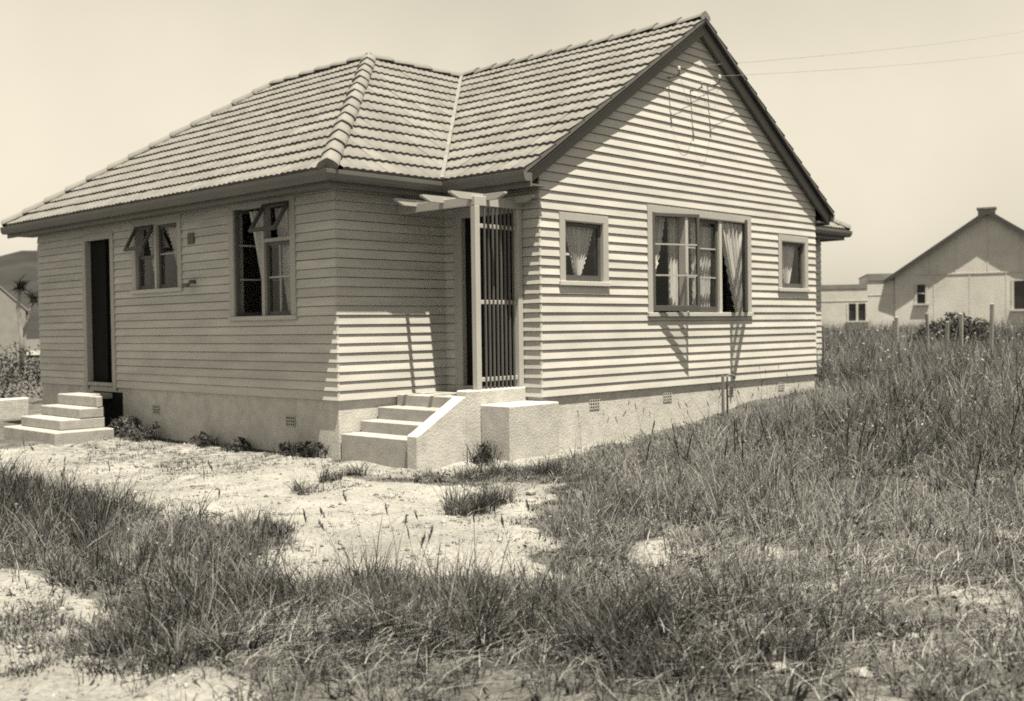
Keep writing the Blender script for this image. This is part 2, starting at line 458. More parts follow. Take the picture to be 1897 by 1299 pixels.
W1 = (.40, 1.10, 1.285, 1.965); W3 = (5.21, 5.91, 1.285, 1.965); W2 = (2.05, 4.29, .93, 2.165)
W4 = (4.80-YR, 5.93-YR, 1.345, 2.20); W5 = (2.32-YR, 3.50-YR, .945, 2.24)
DR = (6.65-YR, 7.43-YR, .06, 2.10); FD = (.34, 1.22, .10, 2.05)
make_wall(front, 0, W, 2.6, [W1, W2, W3], (.652, 2.585), name='wall')
make_wall(left, 0, YF-YR, SOF, [W4, W5, DR], name='wall')
make_wall(recess, 0, -XL, SOF, [], name='wall')
make_wall(wing, 0, YR, SOF, [FD], name='wall')
make_wall(rstrip, 0, XR-W, SOF, [], name='wall')
g = G()      # plain walls on the far sides
g.box(W-.10, W-.001, .11, YR-.001, 0, SOF); g.obj('wall', MB['board'], house)
g = G(); g.box(XR-.1, XR-.001, YR+.002, 7.2, 0, SOF); g.box(XL+.11, XR-.101, 7.1, 7.2, 0, SOF)
g.obj('wall', MB['board'], house)
g = G(); g.box(XL+.002, 4.1, YF-.1, YF, 0, SOF); g.box(4.0, 4.1, 7.201, YF-.101, 0, SOF); g.obj('wall', MB['board'], house)
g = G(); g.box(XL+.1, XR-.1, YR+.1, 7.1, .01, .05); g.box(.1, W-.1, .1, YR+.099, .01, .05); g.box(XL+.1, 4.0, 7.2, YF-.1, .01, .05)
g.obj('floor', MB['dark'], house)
g = G(); g.box(XL+.1, XR-.1, YR+.1, 7.1, 2.36, 2.40); g.box(.1, W-.1, .1, YR+.099, 2.36, 2.40); g.box(XL+.1, 4.0, 7.2, YF-.1, 2.36, 2.40)
g.obj('ceiling', MB['soffit'], house)
# foundation ring
g = G(); o = .012; zb = -1.2; zt = -.0015
g.box(o, W-.02, o, .2, zb, zt); g.box(o, .2, .2, YR+o, zb, zt); g.box(XL+o, o-.001, YR+o, YR+.2, zb, zt)
g.box(XL+o, XL+.2, YR+.201, YF, zb, zt); g.box(W-.2, W-.02, .201, YR+o, zb, zt); g.box(W-.019, XR, YR+o, YR+.2, zb, zt)
g.box(XR-.2, XR, YR+.201, 7.2, zb, zt); g.box(XL+.201, XR-.201, 7.0, 7.2, zb, zt); g.box(XL+.201, 4.1, YF-.2, YF, zb, zt)
found = g.obj('foundation', MB['plaster'], house)
def vent(wl, u, z):
    g = G(); wl.box(g, u-.085, u+.085, z-.055, z+.055, -.03, -.008)
    f = g.obj('vent', MB['vent'], found)
    g = G()
    for i in range(5): 
        uu = u-.085+.17*i/4; wl.box(g, uu-.006, uu+.006, z-.055, z+.055, -.0085, -.003)
    for i in range(4):
        zz = z-.055+.11*i/3; wl.box(g, u-.091, u+.091, zz-.006, zz+.006, -.0085, -.0045)
    g2 = g.obj('vent_grille', MB['plaster'], found)
for u in (.93, 2.386, 3.847, 5.228): vent(front, u, -.135)
for u in (5.494-YR, 2.418-YR): vent(left, u, -.27)
g = G(); left.box(g, 6.43-YR, 7.3-YR, -.75, -.07, -.03, -.004)  # dark panel painting in the shaded gap between back steps and wall
g.obj('dark_gap_panel', MB['door'], found)

# ---------------------------------------------------------------- windows
def window(wl, hole, tw=.085, sill=True, label=None):
    u0, u1, z0, z1 = hole
    g = G(); t = .026
    wl.box(g, u0-tw, u0, z0, z1+tw, -.0004, t); wl.box(g, u1, u1+tw, z0, z1+tw, -.0004, t); wl.box(g, u0, u1, z1, z1+tw, -.0004, t+.001)
    # jamb lining
    wl.box(g, u0, u0+.012, z0, z1, -.11, t-.002); wl.box(g, u1-.012, u1, z0, z1, -.11, t-.002); wl.box(g, u0+.012, u1-.012, z1-.012, z1, -.11, t-.002)
    w = g.obj('window', MB['trim'], house, bevel=.002)
    if label: w['label'] = label
    g = G(); wl.box(g, u0-tw-.015, u1+tw+.015, z0-.052, z0-.001, -.10, .045)
    s = g.obj('sill', MB['sill'], w, bevel=.004)
    return w
def sash(wl, win, u0, u1, z0, z1, n, bars=(), vb=(), sw=.042, bottom=None, t=.036, Mx=None, material=None, name='sash'):
    """a glazed sash in plane n; Mx moves it (opened sashes)"""
    bt = bottom or sw
    g = G()
    wl.box(g, u0, u0+sw, z0, z1, n, n+t); wl.box(g, u1-sw, u1, z0, z1, n, n+t)
    wl.box(g, u0+sw, u1-sw, z1-sw, z1, n, n+t); wl.box(g, u0+sw, u1-sw, z0, z0+bt, n, n+t)
    gp = G(); gp.poly([wl.p(a, z, n+t*.45) for a, z in ((u0+sw, z0+bt), (u1-sw, z0+bt), (u1-sw, z1-sw), (u0+sw, z1-sw))])
    gb = G()
    for z in bars: wl.box(gb, u0+sw, u1-sw, z-.009, z+.009, n+.002, n+t-.002)
    for u in vb: wl.box(gb, u-.009, u+.009, z0+bt, z1-sw, n+.003, n+t-.003)
    if Mx is not None:
        for x in (g, gp, gb): x.v = [tuple(Mx @ Vector(p)) for p in x.v]
    s = g.obj(name, material or MB['sash'], win, bevel=.002)
    gp.obj('pane', MB['glass'], win)
    if gb.v: gb.obj('glazing_bar', MB['trim'], win)
    return s
def hinge(p, axis, ang):
    p = Vector(p); return Matrix.Translation(p) @ Matrix.Rotation(ang, 4, Vector(axis)) @ Matrix.Translation(-p)

def curtain(wl, name, label, group, z0, z1, lf, rf, n, pleats, ruffle=None, amp=.022, seed=0, nu=70, nz=34):
    """hanging cloth; lf(t), rf(t) give its edges with t=0 at the top, 1 at the hem"""
    rr = random.Random(seed); ph = [rr.uniform(0, 6.28) for _ in range(4)]
    vs, qs = [], []
    for j in range(nz+1):
        t = j/nz; z = z1+(z0-z1)*t; a, b = lf(t), rf(t)
        for i in range(nu+1):
            s = i/nu
            u = a+(b-a)*s
            k = 2*math.pi*pleats*s
            d = amp*(.75*math.sin(k+ph[0]+.5*math.sin(3*t+ph[1]))+.35*math.sin(2.3*k+ph[2]))
            ee = 0.0
            if ruffle in ('l', 'b') and s < .05: ee = 1-s/.05
            if ruffle in ('r', 'b') and s > .95: ee = max(ee, (s-.95)/.05)
            if ee > 0:
                d += .012*ee*math.sin(2*math.pi*t*(z1-z0)/.055+ph[3]); u += .006*ee*math.sin(2*math.pi*t*(z1-z0)/.07)*(1 if s > .5 else -1)
            vs.append(wl.p(u, z, n+d))
    m = nu+1
    for j in range(nz):
        for i in range(nu): qs.append((j*m+i, j*m+i+1, (j+1)*m+i+1, (j+1)*m+i))
    me = bpy.data.meshes.new(name); me.from_pydata(vs, [], qs); me.materials.append(MB['cloth'])
    for p in me.polygons: p.use_smooth = True
    o = link(name, me)
    return tag(o, label, 'curtain', group)
CG = 'ruffled white curtains in the windows'
lin = lambda a, b, pw=1.0: (lambda t: a+(b-a)*t**pw)
# left small window
w = window(front, W1); sash(front, w, .412, 1.088, 1.287, 1.953, -.055, bottom=.065)
curtain(front, 'curtain', 'gathered white curtain tapering to a point in the small gable window beside the porch', CG, 1.36, 1.94, lin(.47, .70, .9), lin(1.05, .80, 1.1), -.095, 6, 'b', seed=1)
# right small window
w = window(front, W3); sash(front, w, 5.222, 5.898, 1.287, 1.953, -.055, bottom=.065)
curtain(front, 'curtain', 'gathered white curtain in the small gable window at the far end of the gable wall', CG, 1.36, 1.94, lin(5.27, 5.46, 1.1), lin(5.82, 5.62, 1.3), -.095, 6, 'b', seed=2)
# big three-light window
w = window(front, W2, label='three-light window with two casements standing open')
g = G(); front.box(g, 2.79, 2.85, .931, 2.152, -.09, .012); front.box(g, 3.585, 3.645, .931, 2.152, -.09, .012)
g.obj('mullion', MB['sill'], w)
z0, z1 = .935, 2.150
sash(front, w, 2.852, 3.583, z0, z1, -.055, bars=(1.39, 1.77), bottom=.07)
sash(front, w, 2.064, 2.788, z0+.01, z1+.012, -.012, bars=(1.39, 1.775), bottom=.07, Mx=hinge((2.064, -.012, 0), (0, 0, 1), -math.radians(19)))
sash(front, w, 3.647, 4.276, z0+.01, z1, -.012, bars=(1.39, 1.775), bottom=.07, Mx=hinge((4.276, -.012, 0), (0, 0, 1), math.radians(31)))
curtain(front, 'curtain', 'white curtain swept to the outer side of the left light of the big gable window', CG, .96, 2.14, lin(2.07, 2.08), lin(2.52, 2.14, 1.3), -.13, 5, 'r', seed=3)
curtain(front, 'curtain', 'narrow white curtain hanging behind the mullion between left and middle lights of the big window', CG, .95, 2.14, lin(2.60, 2.62), lin(2.98, 2.90), -.14, 5, 'b', seed=4)
curtain(front, 'curtain', 'full white curtain filling the middle light of the big gable window', CG, .95, 2.14, lin(3.13, 3.19), lin(3.60, 3.56), -.13, 6, 'b', seed=5)
curtain(front, 'curtain', 'white curtain blowing out of the open right light of the big gable window', CG, .86, 2.14,
        lambda t: 3.66+.42*t**1.1, lambda t: 4.22-.02*t, -.03, 5, 'b', amp=.03, seed=6)
# left wall, small two-light window
w = window(left, W4, tw=.09)
a0, a1, c0, c1 = W4; mid = 5.385-YR
g = G(); left.box(g, mid-.022, mid+.022, c0+.001, c1-.012, -.09, .02); g.obj('mullion', MB['sill'], w)
sash(left, w, a0+.012, mid-.022, c0+.005, c1-.014, -.06, bars=(1.80,), bottom=.05)
sash(left, w, mid+.022, a1-.012, c0+.005, 1.80, -.06, bottom=.05)
sash(left, w, mid+.022, a1-.012, 1.82, c1-.014, -.004, Mx=hinge((XL, 0, c1-.014), (0, 1, 0), math.radians(28)), name='fanlight')
curtain(left, 'curtain', 'white curtain in the awning light of the small window beside the back door', CG, 1.38, 2.18, lin(mid+.03, mid+.06), lin(mid+.45, mid+.20, 1.2), -.13, 5, 'r', seed=7)
curtain(left, 'curtain', 'white curtain in the fixed light of the small window beside the back door', CG, 1.40, 2.18, lin(a0+.03, a0+.04), lin(mid-.08, a0+.14, 1.0), -.13, 5, 'r', seed=8)
# left wall, tall two-light window
w = window(left, W5, tw=.09)
a0, a1, c0, c1 = W5; mid = 2.89-YR
g = G(); left.box(g, mid-.03, mid+.03, c0+.001, c1-.012, -.09, .012); left.box(g, a0+.012, mid-.03, 1.80, 1.84, -.09, .010); g.obj('mullion', MB['trim'], w)
sash(left, w, a0+.012, mid-.03, c0+.005, 1.80, -.06, bars=(1.39,), vb=(2.60-YR,))
sash(left, w, a0+.012, mid-.03, 1.845, c1-.012, -.004, Mx=hinge((XL, 0, c1-.014), (0, 1, 0), math.radians(32)), name='fanlight')
sash(left, w, mid+.03, a1-.012, c0+.005, c1-.014, -.004, bars=(1.39, 1.8), Mx=hinge((XL, a1-.012+YR, 0), (0, 0, 1), math.radians(75)))
curtain(left, 'curtain', 'long white curtain pulled aside in the open casement of the tall side window', CG, .97, 2.20, lin(mid+.03, mid+.03), lin(mid+.42, mid+.06, .9), -.10, 4, None, seed=9)
curtain(left, 'curtain', 'short white curtain behind the lower sash of the tall side window', CG, 1.0, 2.20, lin(a0+.02, a0+.03), lin(mid-.06, a0+.26, 1.1), -.13, 5, 'r', seed=10)
# doors
g = G(); u0, u1, z0, z1 = DR; tw = .09; t = .026
left.box(g, u0-tw, u0, z0-.1, z1+tw, -.0004, t); left.box(g, u1, u1+tw, z0-.1, z1+tw, -.0004, t); left.box(g, u0, u1, z1, z1+tw, -.0004, t+.001)
left.box(g, u0, u0+.012, z0, z1, -.11, t-.002); left.box(g, u1-.012, u1, z0, z1, -.11, t-.002)
d = g.obj('door', MB['trim'], house, bevel=.002); d['label'] = 'dark back door standing ajar in a pale frame'
g = G(); left.box(g, 6.94-YR, u1-.013, z0+.005, z1-.01, -.10, -.06); left.box(g, 6.94-YR, 6.95-YR, z0+.005, z1-.01, -.0595, -.055); g.obj('door_leaf', MB['door'], d)
g = G(); left.box(g, u0+.013, 6.90-YR, z0+.005, z1-.01, -.75, -.72); g.obj('door_leaf', MB['door'], d)
g = G(); left.box(g, u0, u1, z0-.05, z0, -.10, .03); g.obj('threshold', MB['conc'], d)
g = G(); u0, u1, z0, z1 = FD; tw = .12
wing.box(g, u0-.05, u0, z0-.08, z1+tw, -.0004, t); wing.box(g, u1, u1+tw, z0-.08, z1+tw, -.0004, t); wing.box(g, u0, u1, z1, z1+tw, -.0004, t+.001)
wing.box(g, u0, u0+.012, z0, z1, -.11, t-.002); wing.box(g, u1-.012, u1, z0, z1, -.11, t-.002)
d = g.obj('door', MB['trim'], house, bevel=.002); d['label'] = 'front door in the shade of the porch'
g = G(); wing.box(g, u0+.013, u1-.013, z0, z1-.005, -.08, -.04); wing.box(g, u0+.13, u1-.13, 1.15, 1.9, -.0395, -.03); wing.box(g, u0+.13, u1-.13, .25, 1.0, -.0395, -.03); g.obj('door_leaf', MB['door'], d)
g = G(); wing.box(g, u0-.05, u1+tw, z0-.07, z0-.001, -.1, .05); g.obj('threshold', MB['conc'], d)
# small fittings on the left wall
g = G(); left.box(g, 4.39-YR, 4.54-YR, 1.88, 2.02, -.0, .03); g.obj('wall_vent', MB['sash'], house, bevel=.004)
g = G(); g.tube([left.p(4.40-YR, 1.40, 0), left.p(4.40-YR, 1.40, .08), left.p(4.42-YR, 1.36, .10), left.p(4.54-YR, 1.36, .10)], .025, 8); g.obj('overflow_pipe', MB['iron'], house, smooth=True)

# ---------------------------------------------------------------- roof
ZE = 2.43; OV = .385       # eave (gutter) line
SM = .703; SW = .655       # main and wing pitch
RZ = ZE+SM*(2.85+.385)     # main ridge
RW = ZE+SW*(W/2+OV)
EL, ER = XL-OV, XR+OV; EF = YR-OV
HA = (XL+2.85, YR+2.85, RZ); HB = (XL+2.85, 6.75, RZ); YE = YF+OV
VR = (W/2, EF+(RW-ZE)/SM, RW); VL = (-OV, EF, ZE); V2 = (W+OV, EF, ZE)
RR = (XR-2.85, YR+2.85, RZ)
GV = -.135
P_left = [(EL, EF, ZE), HA, HB, (EL, YE, ZE)]
P_front = [(EL, EF, ZE), VL, VR, HA]
P_wing = [(-OV, GV, ZE), (W/2, GV, RW), VR, VL]
P_wingR = [(W+OV, GV, ZE), V2, VR, (W/2, GV, RW)]
VR2 = (W/2, EF+(RZ-ZE)/SM, RZ)
P_frontR = [V2, (ER, EF, ZE), RR, VR2]
yb = 2*(YR+2.85)-EF
P_right = [(ER, EF, ZE), (ER, yb, ZE), RR]
P_back = [(ER, yb, ZE), (HB[0], yb, ZE), (HB[0], YR+2.85, RZ), RR]
P_far = [(EL, YE, ZE), HB, (HB[0]+(HB[0]-EL), YE, ZE)]
P_in = [(HB[0]+(HB[0]-EL), YE, ZE), HB, HA, (HB[0]+(HB[0]-EL), yb, ZE)]
g = G()
for P in (P_left, P_front, P_wing, P_wingR, P_frontR, P_right, P_back, P_far, P_in):
    v = [Vector(p) for p in P]
    n = (v[1]-v[0]).cross(v[2]-v[0]).normalized()
    if n.z < 0: n = -n
    g.poly([p-n*.03 for p in v]); g.poly([p-n*.055 for p in v])
roof = g.obj('roof', MB['sheath'], house)

GA, TWD = .298, .21
def tile_geom():
    na = 10; vs = []; fs = []
    for i in range(na+1):
        a = TWD*i/na
        w_ = (0.5-0.5*math.cos(2*math.pi*a/(TWD/2)))
        zf = .032+.013*w_; zb_ = .002+.014*w_
        vs += [(a, 0, zf), (a, GA+.03, zb_), (a, 0.004, zf-.042)]
    for i in range(na):
        p = 3*i
        fs.append((p, p+3, p+4, p+1)); fs.append((p, p+2, p+5, p+3))
    return vs, fs
TV, TF = tile_geom()
tile_me = bpy.data.meshes.new('roof_tile'); tile_me.from_pydata(TV, [], TF); tile_me.materials.append(MB['tile'])
for p in tile_me.polygons: p.use_smooth = False
CAM = Vector((-8.809, -7.890, 0.78))
cand = []   # individually kept tiles
def lay(P, eave_dir, stuff_only=False, off=0.0, lim=None):
    v = [Vector(p) for p in P]
    e = Vector(eave_dir).normalized()
    n = (v[1]-v[0]).cross(v[2]-v[0]).normalized()
    if n.z < 0: n = -n
    s = n.cross(e)
    if s.z < 0: s = -s
    o = v[0]
    if e.cross(s).dot(n) < 0: e = -e
    q = [((p-o).dot(e), (p-o).dot(s)) for p in v]
    area = sum(q[i][0]*q[(i+1) % len(q)][1]-q[(i+1) % len(q)][0]*q[i][1] for i in range(len(q)))
    if area < 0: q = q[::-1]
    a0, a1 = min(x[0] for x in q), max(x[0] for x in q); b1 = max(x[1] for x in q)
    B = Matrix((e, s, n)).transposed().to_4x4(); B.translation = o
    def dist(a, b):
        d = 1e9
        for i in range(len(q)):
            (xa, ya), (xb, yb_) = q[i], q[(i+1) % len(q)]
            L = math.hypot(xb-xa, yb_-ya)
            if L < 1e-6: continue
            d = min(d, ((xb-xa)*(b-ya)-(yb_-ya)*(a-xa))/L)
        return d
    rows = int(b1/GA)+1
    for r in range(rows):
        b = r*GA+.02
        k0 = int(math.floor(a0/TWD))-1; k1 = int(math.ceil(a1/TWD))+1
        for k in range(k0, k1):
            a = k*TWD+off
            cs = [(a, b), (a+TWD, b), (a+TWD, b+GA), (a, b+GA)]
            ds = [dist(*c) for c in cs]
            if max(ds) < .02 and dist(a+TWD/2, b+GA/2) < 0: continue
            whole = min(ds) > -.002
            T = B @ Matrix.Translation((a, b, random.uniform(-.003, .003))) @ Matrix.Rotation(random.uniform(-.012, .012), 4, 'Z') @ Matrix.Rotation(random.uniform(-.008, .008), 4, 'X')
            ctr = T @ Vector((TWD/2, GA/2, .03)); view = CAM-ctr
            size = max(0, view.normalized().dot(n))/view.length_squared
            me = None
            if not whole:
                bm = bmesh.new(); vv = [bm.verts.new((x+a, y+b, z)) for x, y, z in TV]
                for f in TF: bm.faces.new([vv[i] for i in f])
                for i in range(len(q)):
                    (xa, ya), (xb, yb_) = q[i], q[(i+1) % len(q)]
                    L = math.hypot(xb-xa, yb_-ya)
                    if L < 1e-6 or (abs(ya) < 1e-4 and abs(yb_) < 1e-4): continue
                    nn = Vector((-(yb_-ya)/L, (xb-xa)/L, 0))
                    bmesh.ops.bisect_plane(bm, geom=bm.verts[:]+bm.edges[:]+bm.faces[:], plane_co=(xa, ya, 0), plane_no=nn, clear_inner=True)
                if len(bm.faces) < 2: bm.free(); continue
                for x in bm.verts: x.co -= Vector((a, b, 0))
                me = bpy.data.meshes.new('roof_tile'); bm.to_mesh(me); bm.free(); me.materials.append(MB['tile'])
            cand.append((0 if stuff_only else size, T, me))
lay(P_front, (1, 0, 0)); lay(P_wing, (0, 1, 0)); lay(P_left, (0, 1, 0))
lay(P_wingR, (0, 1, 0), True); lay(P_frontR, (1, 0, 0), True); lay(P_right, (0, 1, 0), True)
cand.sort(key=lambda c: -c[0])
for sz, T, me in cand[:300]: link('roof_tile', me or tile_me, roof, T)
vs, fs = [], []
for sz, T, me in cand[300:]:
    i = len(vs)
    if me is None: vs += [tuple(T @ Vector(p)) for p in TV]; fs += [tuple(i+k for k in f) for f in TF]
    else:
        vs += [tuple(T @ p.co) for p in me.vertices]; fs += [tuple(i+k for k in p.vertices) for p in me.polygons]
me = bpy.data.meshes.new('roof_tile'); me.from_pydata(vs, [], fs); me.materials.append(MB['tile'])
rest = link('roof_tiles', me, roof); rest['kind'] = 'stuff'

# ridge and hip tiles
def cap_mesh(w=.108, h=.046, L=.44):
    vs, fs = [], []; n = 8
    for (b, k, dz) in ((0, 1.06, .022), (.03, 1.06, .022), (L, .92, .0)):
        for i in range(n+1):
            t = math.pi*i/n
            x = -math.cos(t)*w*k; z = math.sin(t)**.8*h*k+dz-.045*abs(math.cos(t))
            vs.append((x, b, z))
    m = n+1
    for r in range(2):
        for i in range(n): fs.append((r*m+i, r*m+i+1, (r+1)*m+i+1, (r+1)*m+i))
    i0 = len(vs)
    for i in range(n+1):
        x, b, z = vs[i]; vs.append((x*.86, b+.001, z-.028))
    for i in range(n): fs.append((i+1, i, i0+i, i0+i+1))
    fs.append(tuple(i0+i for i in range(n+1)))
    me = bpy.data.meshes.new('ridge_tile'); me.from_pydata(vs, [], fs); me.materials.append(MB['cap'])
    for p in me.polygons: p.use_smooth = 8 <= p.index < 16
    return me
CAPM = cap_mesh()
def caps(A, B, step=.37, lift=.0):
    A, B = Vector(A), Vector(B); d = (B-A); L = d.length; d.normalize()
    side = d.cross(Vector((0, 0, 1))).normalized(); up = side.cross(d)
    n = max(1, round(L/step))
    for i in range(n):
        p = A+d*(L*i/n)+up*(lift+random.uniform(-.004, .004))
        T = Matrix((side, d, up)).transposed().to_4x4(); T.translation = p
        T = T @ Matrix.Rotation(random.uniform(-.025, .025), 4, 'Z')
        link('ridge_tile', CAPM, roof, T)
caps((EL+.02, EF+.02, ZE+.03), HA, lift=.02)
caps((EL+.02, YE-.02, ZE+.03), HB, lift=.02)
caps((ER-.02, EF+.02, ZE+.03), RR, lift=.02)
caps((W/2, GV+.005, RW), VR, lift=.018)
caps(HB, HA, lift=.02); caps(VR2, HA, lift=.02)
# valley gutter strip
def valley(a, b):
    a, b = Vector(a), Vector(b); d = (b-a).normalized(); sd = d.cross(Vector((0, 0, 1))).normalized(); up = sd.cross(d)
    g = G(); h = .035; w_ = .022
    a = a+up*.03; b = b+up*.03
    g.hexa([a-sd*w_, a+sd*w_, b+sd*w_, b-sd*w_, a-sd*w_+up*h, a+sd*w_+up*h, b+sd*w_+up*h, b-sd*w_+up*h])
    g.obj('valley', MB['valley'], house)
valley(VL, VR); valley(V2, VR2)

# gutters, fascia, soffit
def rail(name, pts, prof, m, closed=False, smooth=False):
    """sweep profile (out, z) along plan points; out is to the right of travel"""
    g = G(); rings = []
    P = [Vector((p[0], p[1])) for p in pts]
    for i, p in enumerate(P):
        d0 = (P[i]-P[i-1]).normalized() if i > 0 else (P[1]-P[0]).normalized()
        d1 = (P[i+1]-P[i]).normalized() if i < len(P)-1 else d0
        n0 = Vector((d0.y, -d0.x)); n1 = Vector((d1.y, -d1.x)); m_ = (n0+n1); m_ = m_/m_.dot(n0)
        rings.append([(p.x+m_.x*o, p.y+m_.y*o, z) for o, z in prof])
    k = len(prof)
    for r in rings: g.v += r
    for i in range(len(rings)-1):
        for j in range(k):
            g.f.append((i*k+j, i*k+(j+1) % k, (i+1)*k+(j+1) % k, (i+1)*k+j))
    g.f.append(tuple(range(k))); g.f.append(tuple((len(rings)-1)*k+j for j in reversed(range(k))))
    return g.obj(name, m, house, smooth=smooth)
gut = [(-.09, -.02), (-.09, -.105), (-.02, -.11), (.0, -.085), (.012, -.04), (.015, 0), (.0, .004), (-.01, -.02)]
gut = [(o+.02, ZE+z) for o, z in gut]
eave_path = [(EL, YE), (EL, EF), (-OV, EF), (-OV, GV-.03)]
path_r = [(W+OV, GV), (W+OV, EF), (ER, EF), (ER, yb)]
rail('gutter', eave_path, gut, MB['gutter'])
rail('gutter', [(W+OV, GV+.02), (W+OV, EF-.02)], gut, MB['gutter']); rail('gutter', [(W+OV+.06, EF), (ER, EF), (ER, yb)], gut, MB['gutter'])
fas = [(-.072, ZE-.02), (-.095, ZE-.02), (-.095, ZE-.165), (-.072, ZE-.165)]
rail('fascia', eave_path, fas, MB['gutter']); rail('fascia', [(W+OV, GV+.05), (W+OV, EF-.02)], fas, MB['gutter']); rail('fascia', [(W+OV-.05, EF), (ER, EF), (ER, yb)], fas, MB['gutter'])
g = G(); zs = SOF; hh = .02
g.box(EL+.09, XL+.05, EF+.09, YE-.09, zs-.001, zs+hh); g.box(XL+.051, -.001+.05, EF+.09, YR+.05, zs, zs+hh)
g.box(-OV+.09, .0, GV+.03, EF+.089, zs+.001, zs+hh)
g.obj('soffit', MB['soffit'], house)
g = G(); g.box(W-.02, W+OV-.09, GV+.08, EF+.05, zs, zs+hh); g.box(W-.02, ER-.09, EF+.09, YR+.05, zs+.001, zs+hh)
g.obj('soffit', MB['soffit'], house)
# bargeboards on the gable
def barge(sgn):
    g = G(); x = lambda d: (d if sgn > 0 else W-d)
    lo = lambda d: 2.47+SW*d-.008; dm = W/2
    d0 = -.30
    for (n0, n1, za, zb_) in ((.045, .085, 0, .185),):
        P = []
        for y in (-n0, -n1):
            P += [(x(d0), y, lo(d0)+za), (x(dm), y, lo(dm)+za), (x(dm), y, lo(dm)+zb_), (x(d0), y, lo(d0)+zb_)]
        g.hexa(P)
    # boxed return behind the foot of the board and soffit lining
    P = []
    for y in (-.0445, -.014):
        P += [(x(d0), y, lo(d0)+.04), (x(dm), y, lo(dm)+.04), (x(dm), y, lo(dm)+.15), (x(d0), y, lo(d0)+.15)]
    g.hexa(P)
    return g.obj('bargeboard', MB['barge'], house)
barge(1); barge(-1)
for sg in (1, -1):       # mortar bedding under the verge tiles
    P = []
    for y in (-.046, GV+.006):
        for d, dz in ((-OV+.03, -.05), (W/2, -.05), (W/2, .012), (-OV+.03, .012)):
            P.append((d if sg > 0 else W-d, y, ZE+SW*(d+OV)+dz))
    g = G(); g.hexa(P); g.obj('verge_mortar', MB['barge'], house)

# ---------------------------------------------------------------- front steps, planter, trellis, pergola
steps = empty('front_steps', (-1.2, .9, -.62), 'plastered front steps of four risers with a sloping side wall', 'steps')
prof = [(-1.60, -.36), (-1.33, -.235), (-1.085, -.10), (-.80, .025)]
for i, (x0, z) in enumerate(prof):
    x1 = prof[i+1][0]+.03 if i < 3 else -.005
    zb = (-1.0 if i == 0 else prof[i-1][1]-.02)
    g = G(); g.box(x0, x1, .385, YR-.016, zb if i < 3 else -1.0, z)
    g.obj('step' if i < 3 else 'landing', MB['conc'], steps, bevel=.006)
g = G()
prf = [(-1.63, -1.0), (-1.63, -.31), (-1.58, -.29), (-.98, .045), (-.93, .05), (-.93, -1.0)]
i = len(g.v); g.v += [(x, .225, z) for x, z in prf]+[(x, .384, z) for x, z in prf]; n = len(prf)
g.f += [tuple(range(n)), tuple(n+k for k in reversed(range(n)))]+[(k, (k+1) % n, n+(k+1) % n, n+k) for k in range(n)]
g.obj('side_wall', MB['plaster'], steps, bevel=.01)
g = G(); g.box(-.929, -.005, .222, .384, -1.0, .11)
g.obj('kerb', MB['plaster'], steps, bevel=.012)
g = G(); g.box(-.73, .055, -.21, .2215, -1.0, -.045)
pl = g.obj('planter_box', MB['plaster'], None, bevel=.012)
tag(pl, 'square rough-plastered planter box at the foot of the porch trellis', 'planter')
me = pl.data

tr = empty('porch_trellis', (-.4, .25, .1), 'white porch trellis of two posts with thin upright bars above the kerb', 'trellis')
g = G(); g.box(-.755, -.683, .235, .305, .111, 2.07); g.obj('post', MB['white'], tr, bevel=.004)
g = G(); g.box(-.095, -.022, .235, .305, .111, 2.07); g.obj('post', MB['white'], tr, bevel=.004)
for z in (.215, 1.045, 1.86):
    g = G(); g.box(-.683, -.095, .262, .297, z-.022, z+.022); g.obj('rail', MB['white'], tr, bevel=.003)
for i in range(8):
    x = -.60+.44*i/7
    g = G(); g.box(x-.008, x+.008, .243, .2615, .115, 2.065); g.obj('bar', MB['slat'], tr)

pg = empty('pergola', (-.4, .8, 2.1), 'small white open pergola over the porch beneath the eaves', 'pergola')
g = G(); g.box(-.755, -.016, .238, .285, 2.0715, 2.17); g.obj('beam', MB['white'], pg, bevel=.003)
g = G(); g.box(-.755, -.708, .2855, YR-.016, 2.0715, 2.17); g.obj('beam', MB['white'], pg, bevel=.003)
def rafter(pts):
    """tapered rafter: pts list of (along) start tip -> end for given axis"""
    ax, c, a0, a1 = pts; g = G(); w_ = .023; t = .10 if a1 > a0 else -.10
    prf = [(a0, 2.205), (a0, 2.185), (a0+t*1.2, 2.135), (a1, 2.135), (a1, 2.205)]
    f = (lambda a, b, z: (a, b, z)) if ax == 'x' else (lambda a, b, z: (b, a, z))
    n = 5; g.v += [f(a, c-w_, z) for a, z in prf]+[f(a, c+w_, z) for a, z in prf]
    g.f += [tuple(range(n)), tuple(n+k for k in reversed(range(n)))]+[(k, (k+1) % n, n+(k+1) % n, n+k) for k in range(n)]
    g.obj('rafter', MB['white'], pg)
for y in (.30, .74, 1.18): rafter(('x', y, -1.06, -.45))
for x in (-.56, -.12): rafter(('y', x, -.03, .62))

# ---------------------------------------------------------------- back steps
bs = empty('back_steps', (-2.3, 6.6, -.7), 'low concrete steps leading up to the dark back door', 'steps')
for i, (x0, y0, y1, zb, zt) in enumerate(((-2.80, 5.90, 7.55, -1.2, -.51), (-2.62, 6.14, 7.4, -.509, -.372), (-2.36, 6.14, 7.35, -.371, -.235), (-2.12, 6.14, 7.35, -.234, -.085))):
    g = G(); g.box(x0, -2.0-.012*i, y0, y1, zb, zt); g.obj('step', MB['conc'], bs, bevel=.012)
g = G(); g.box(-1.999, XL-.002, 6.70, 7.35, -.16, -.087); g.obj('landing', MB['conc'], bs, bevel=.006)

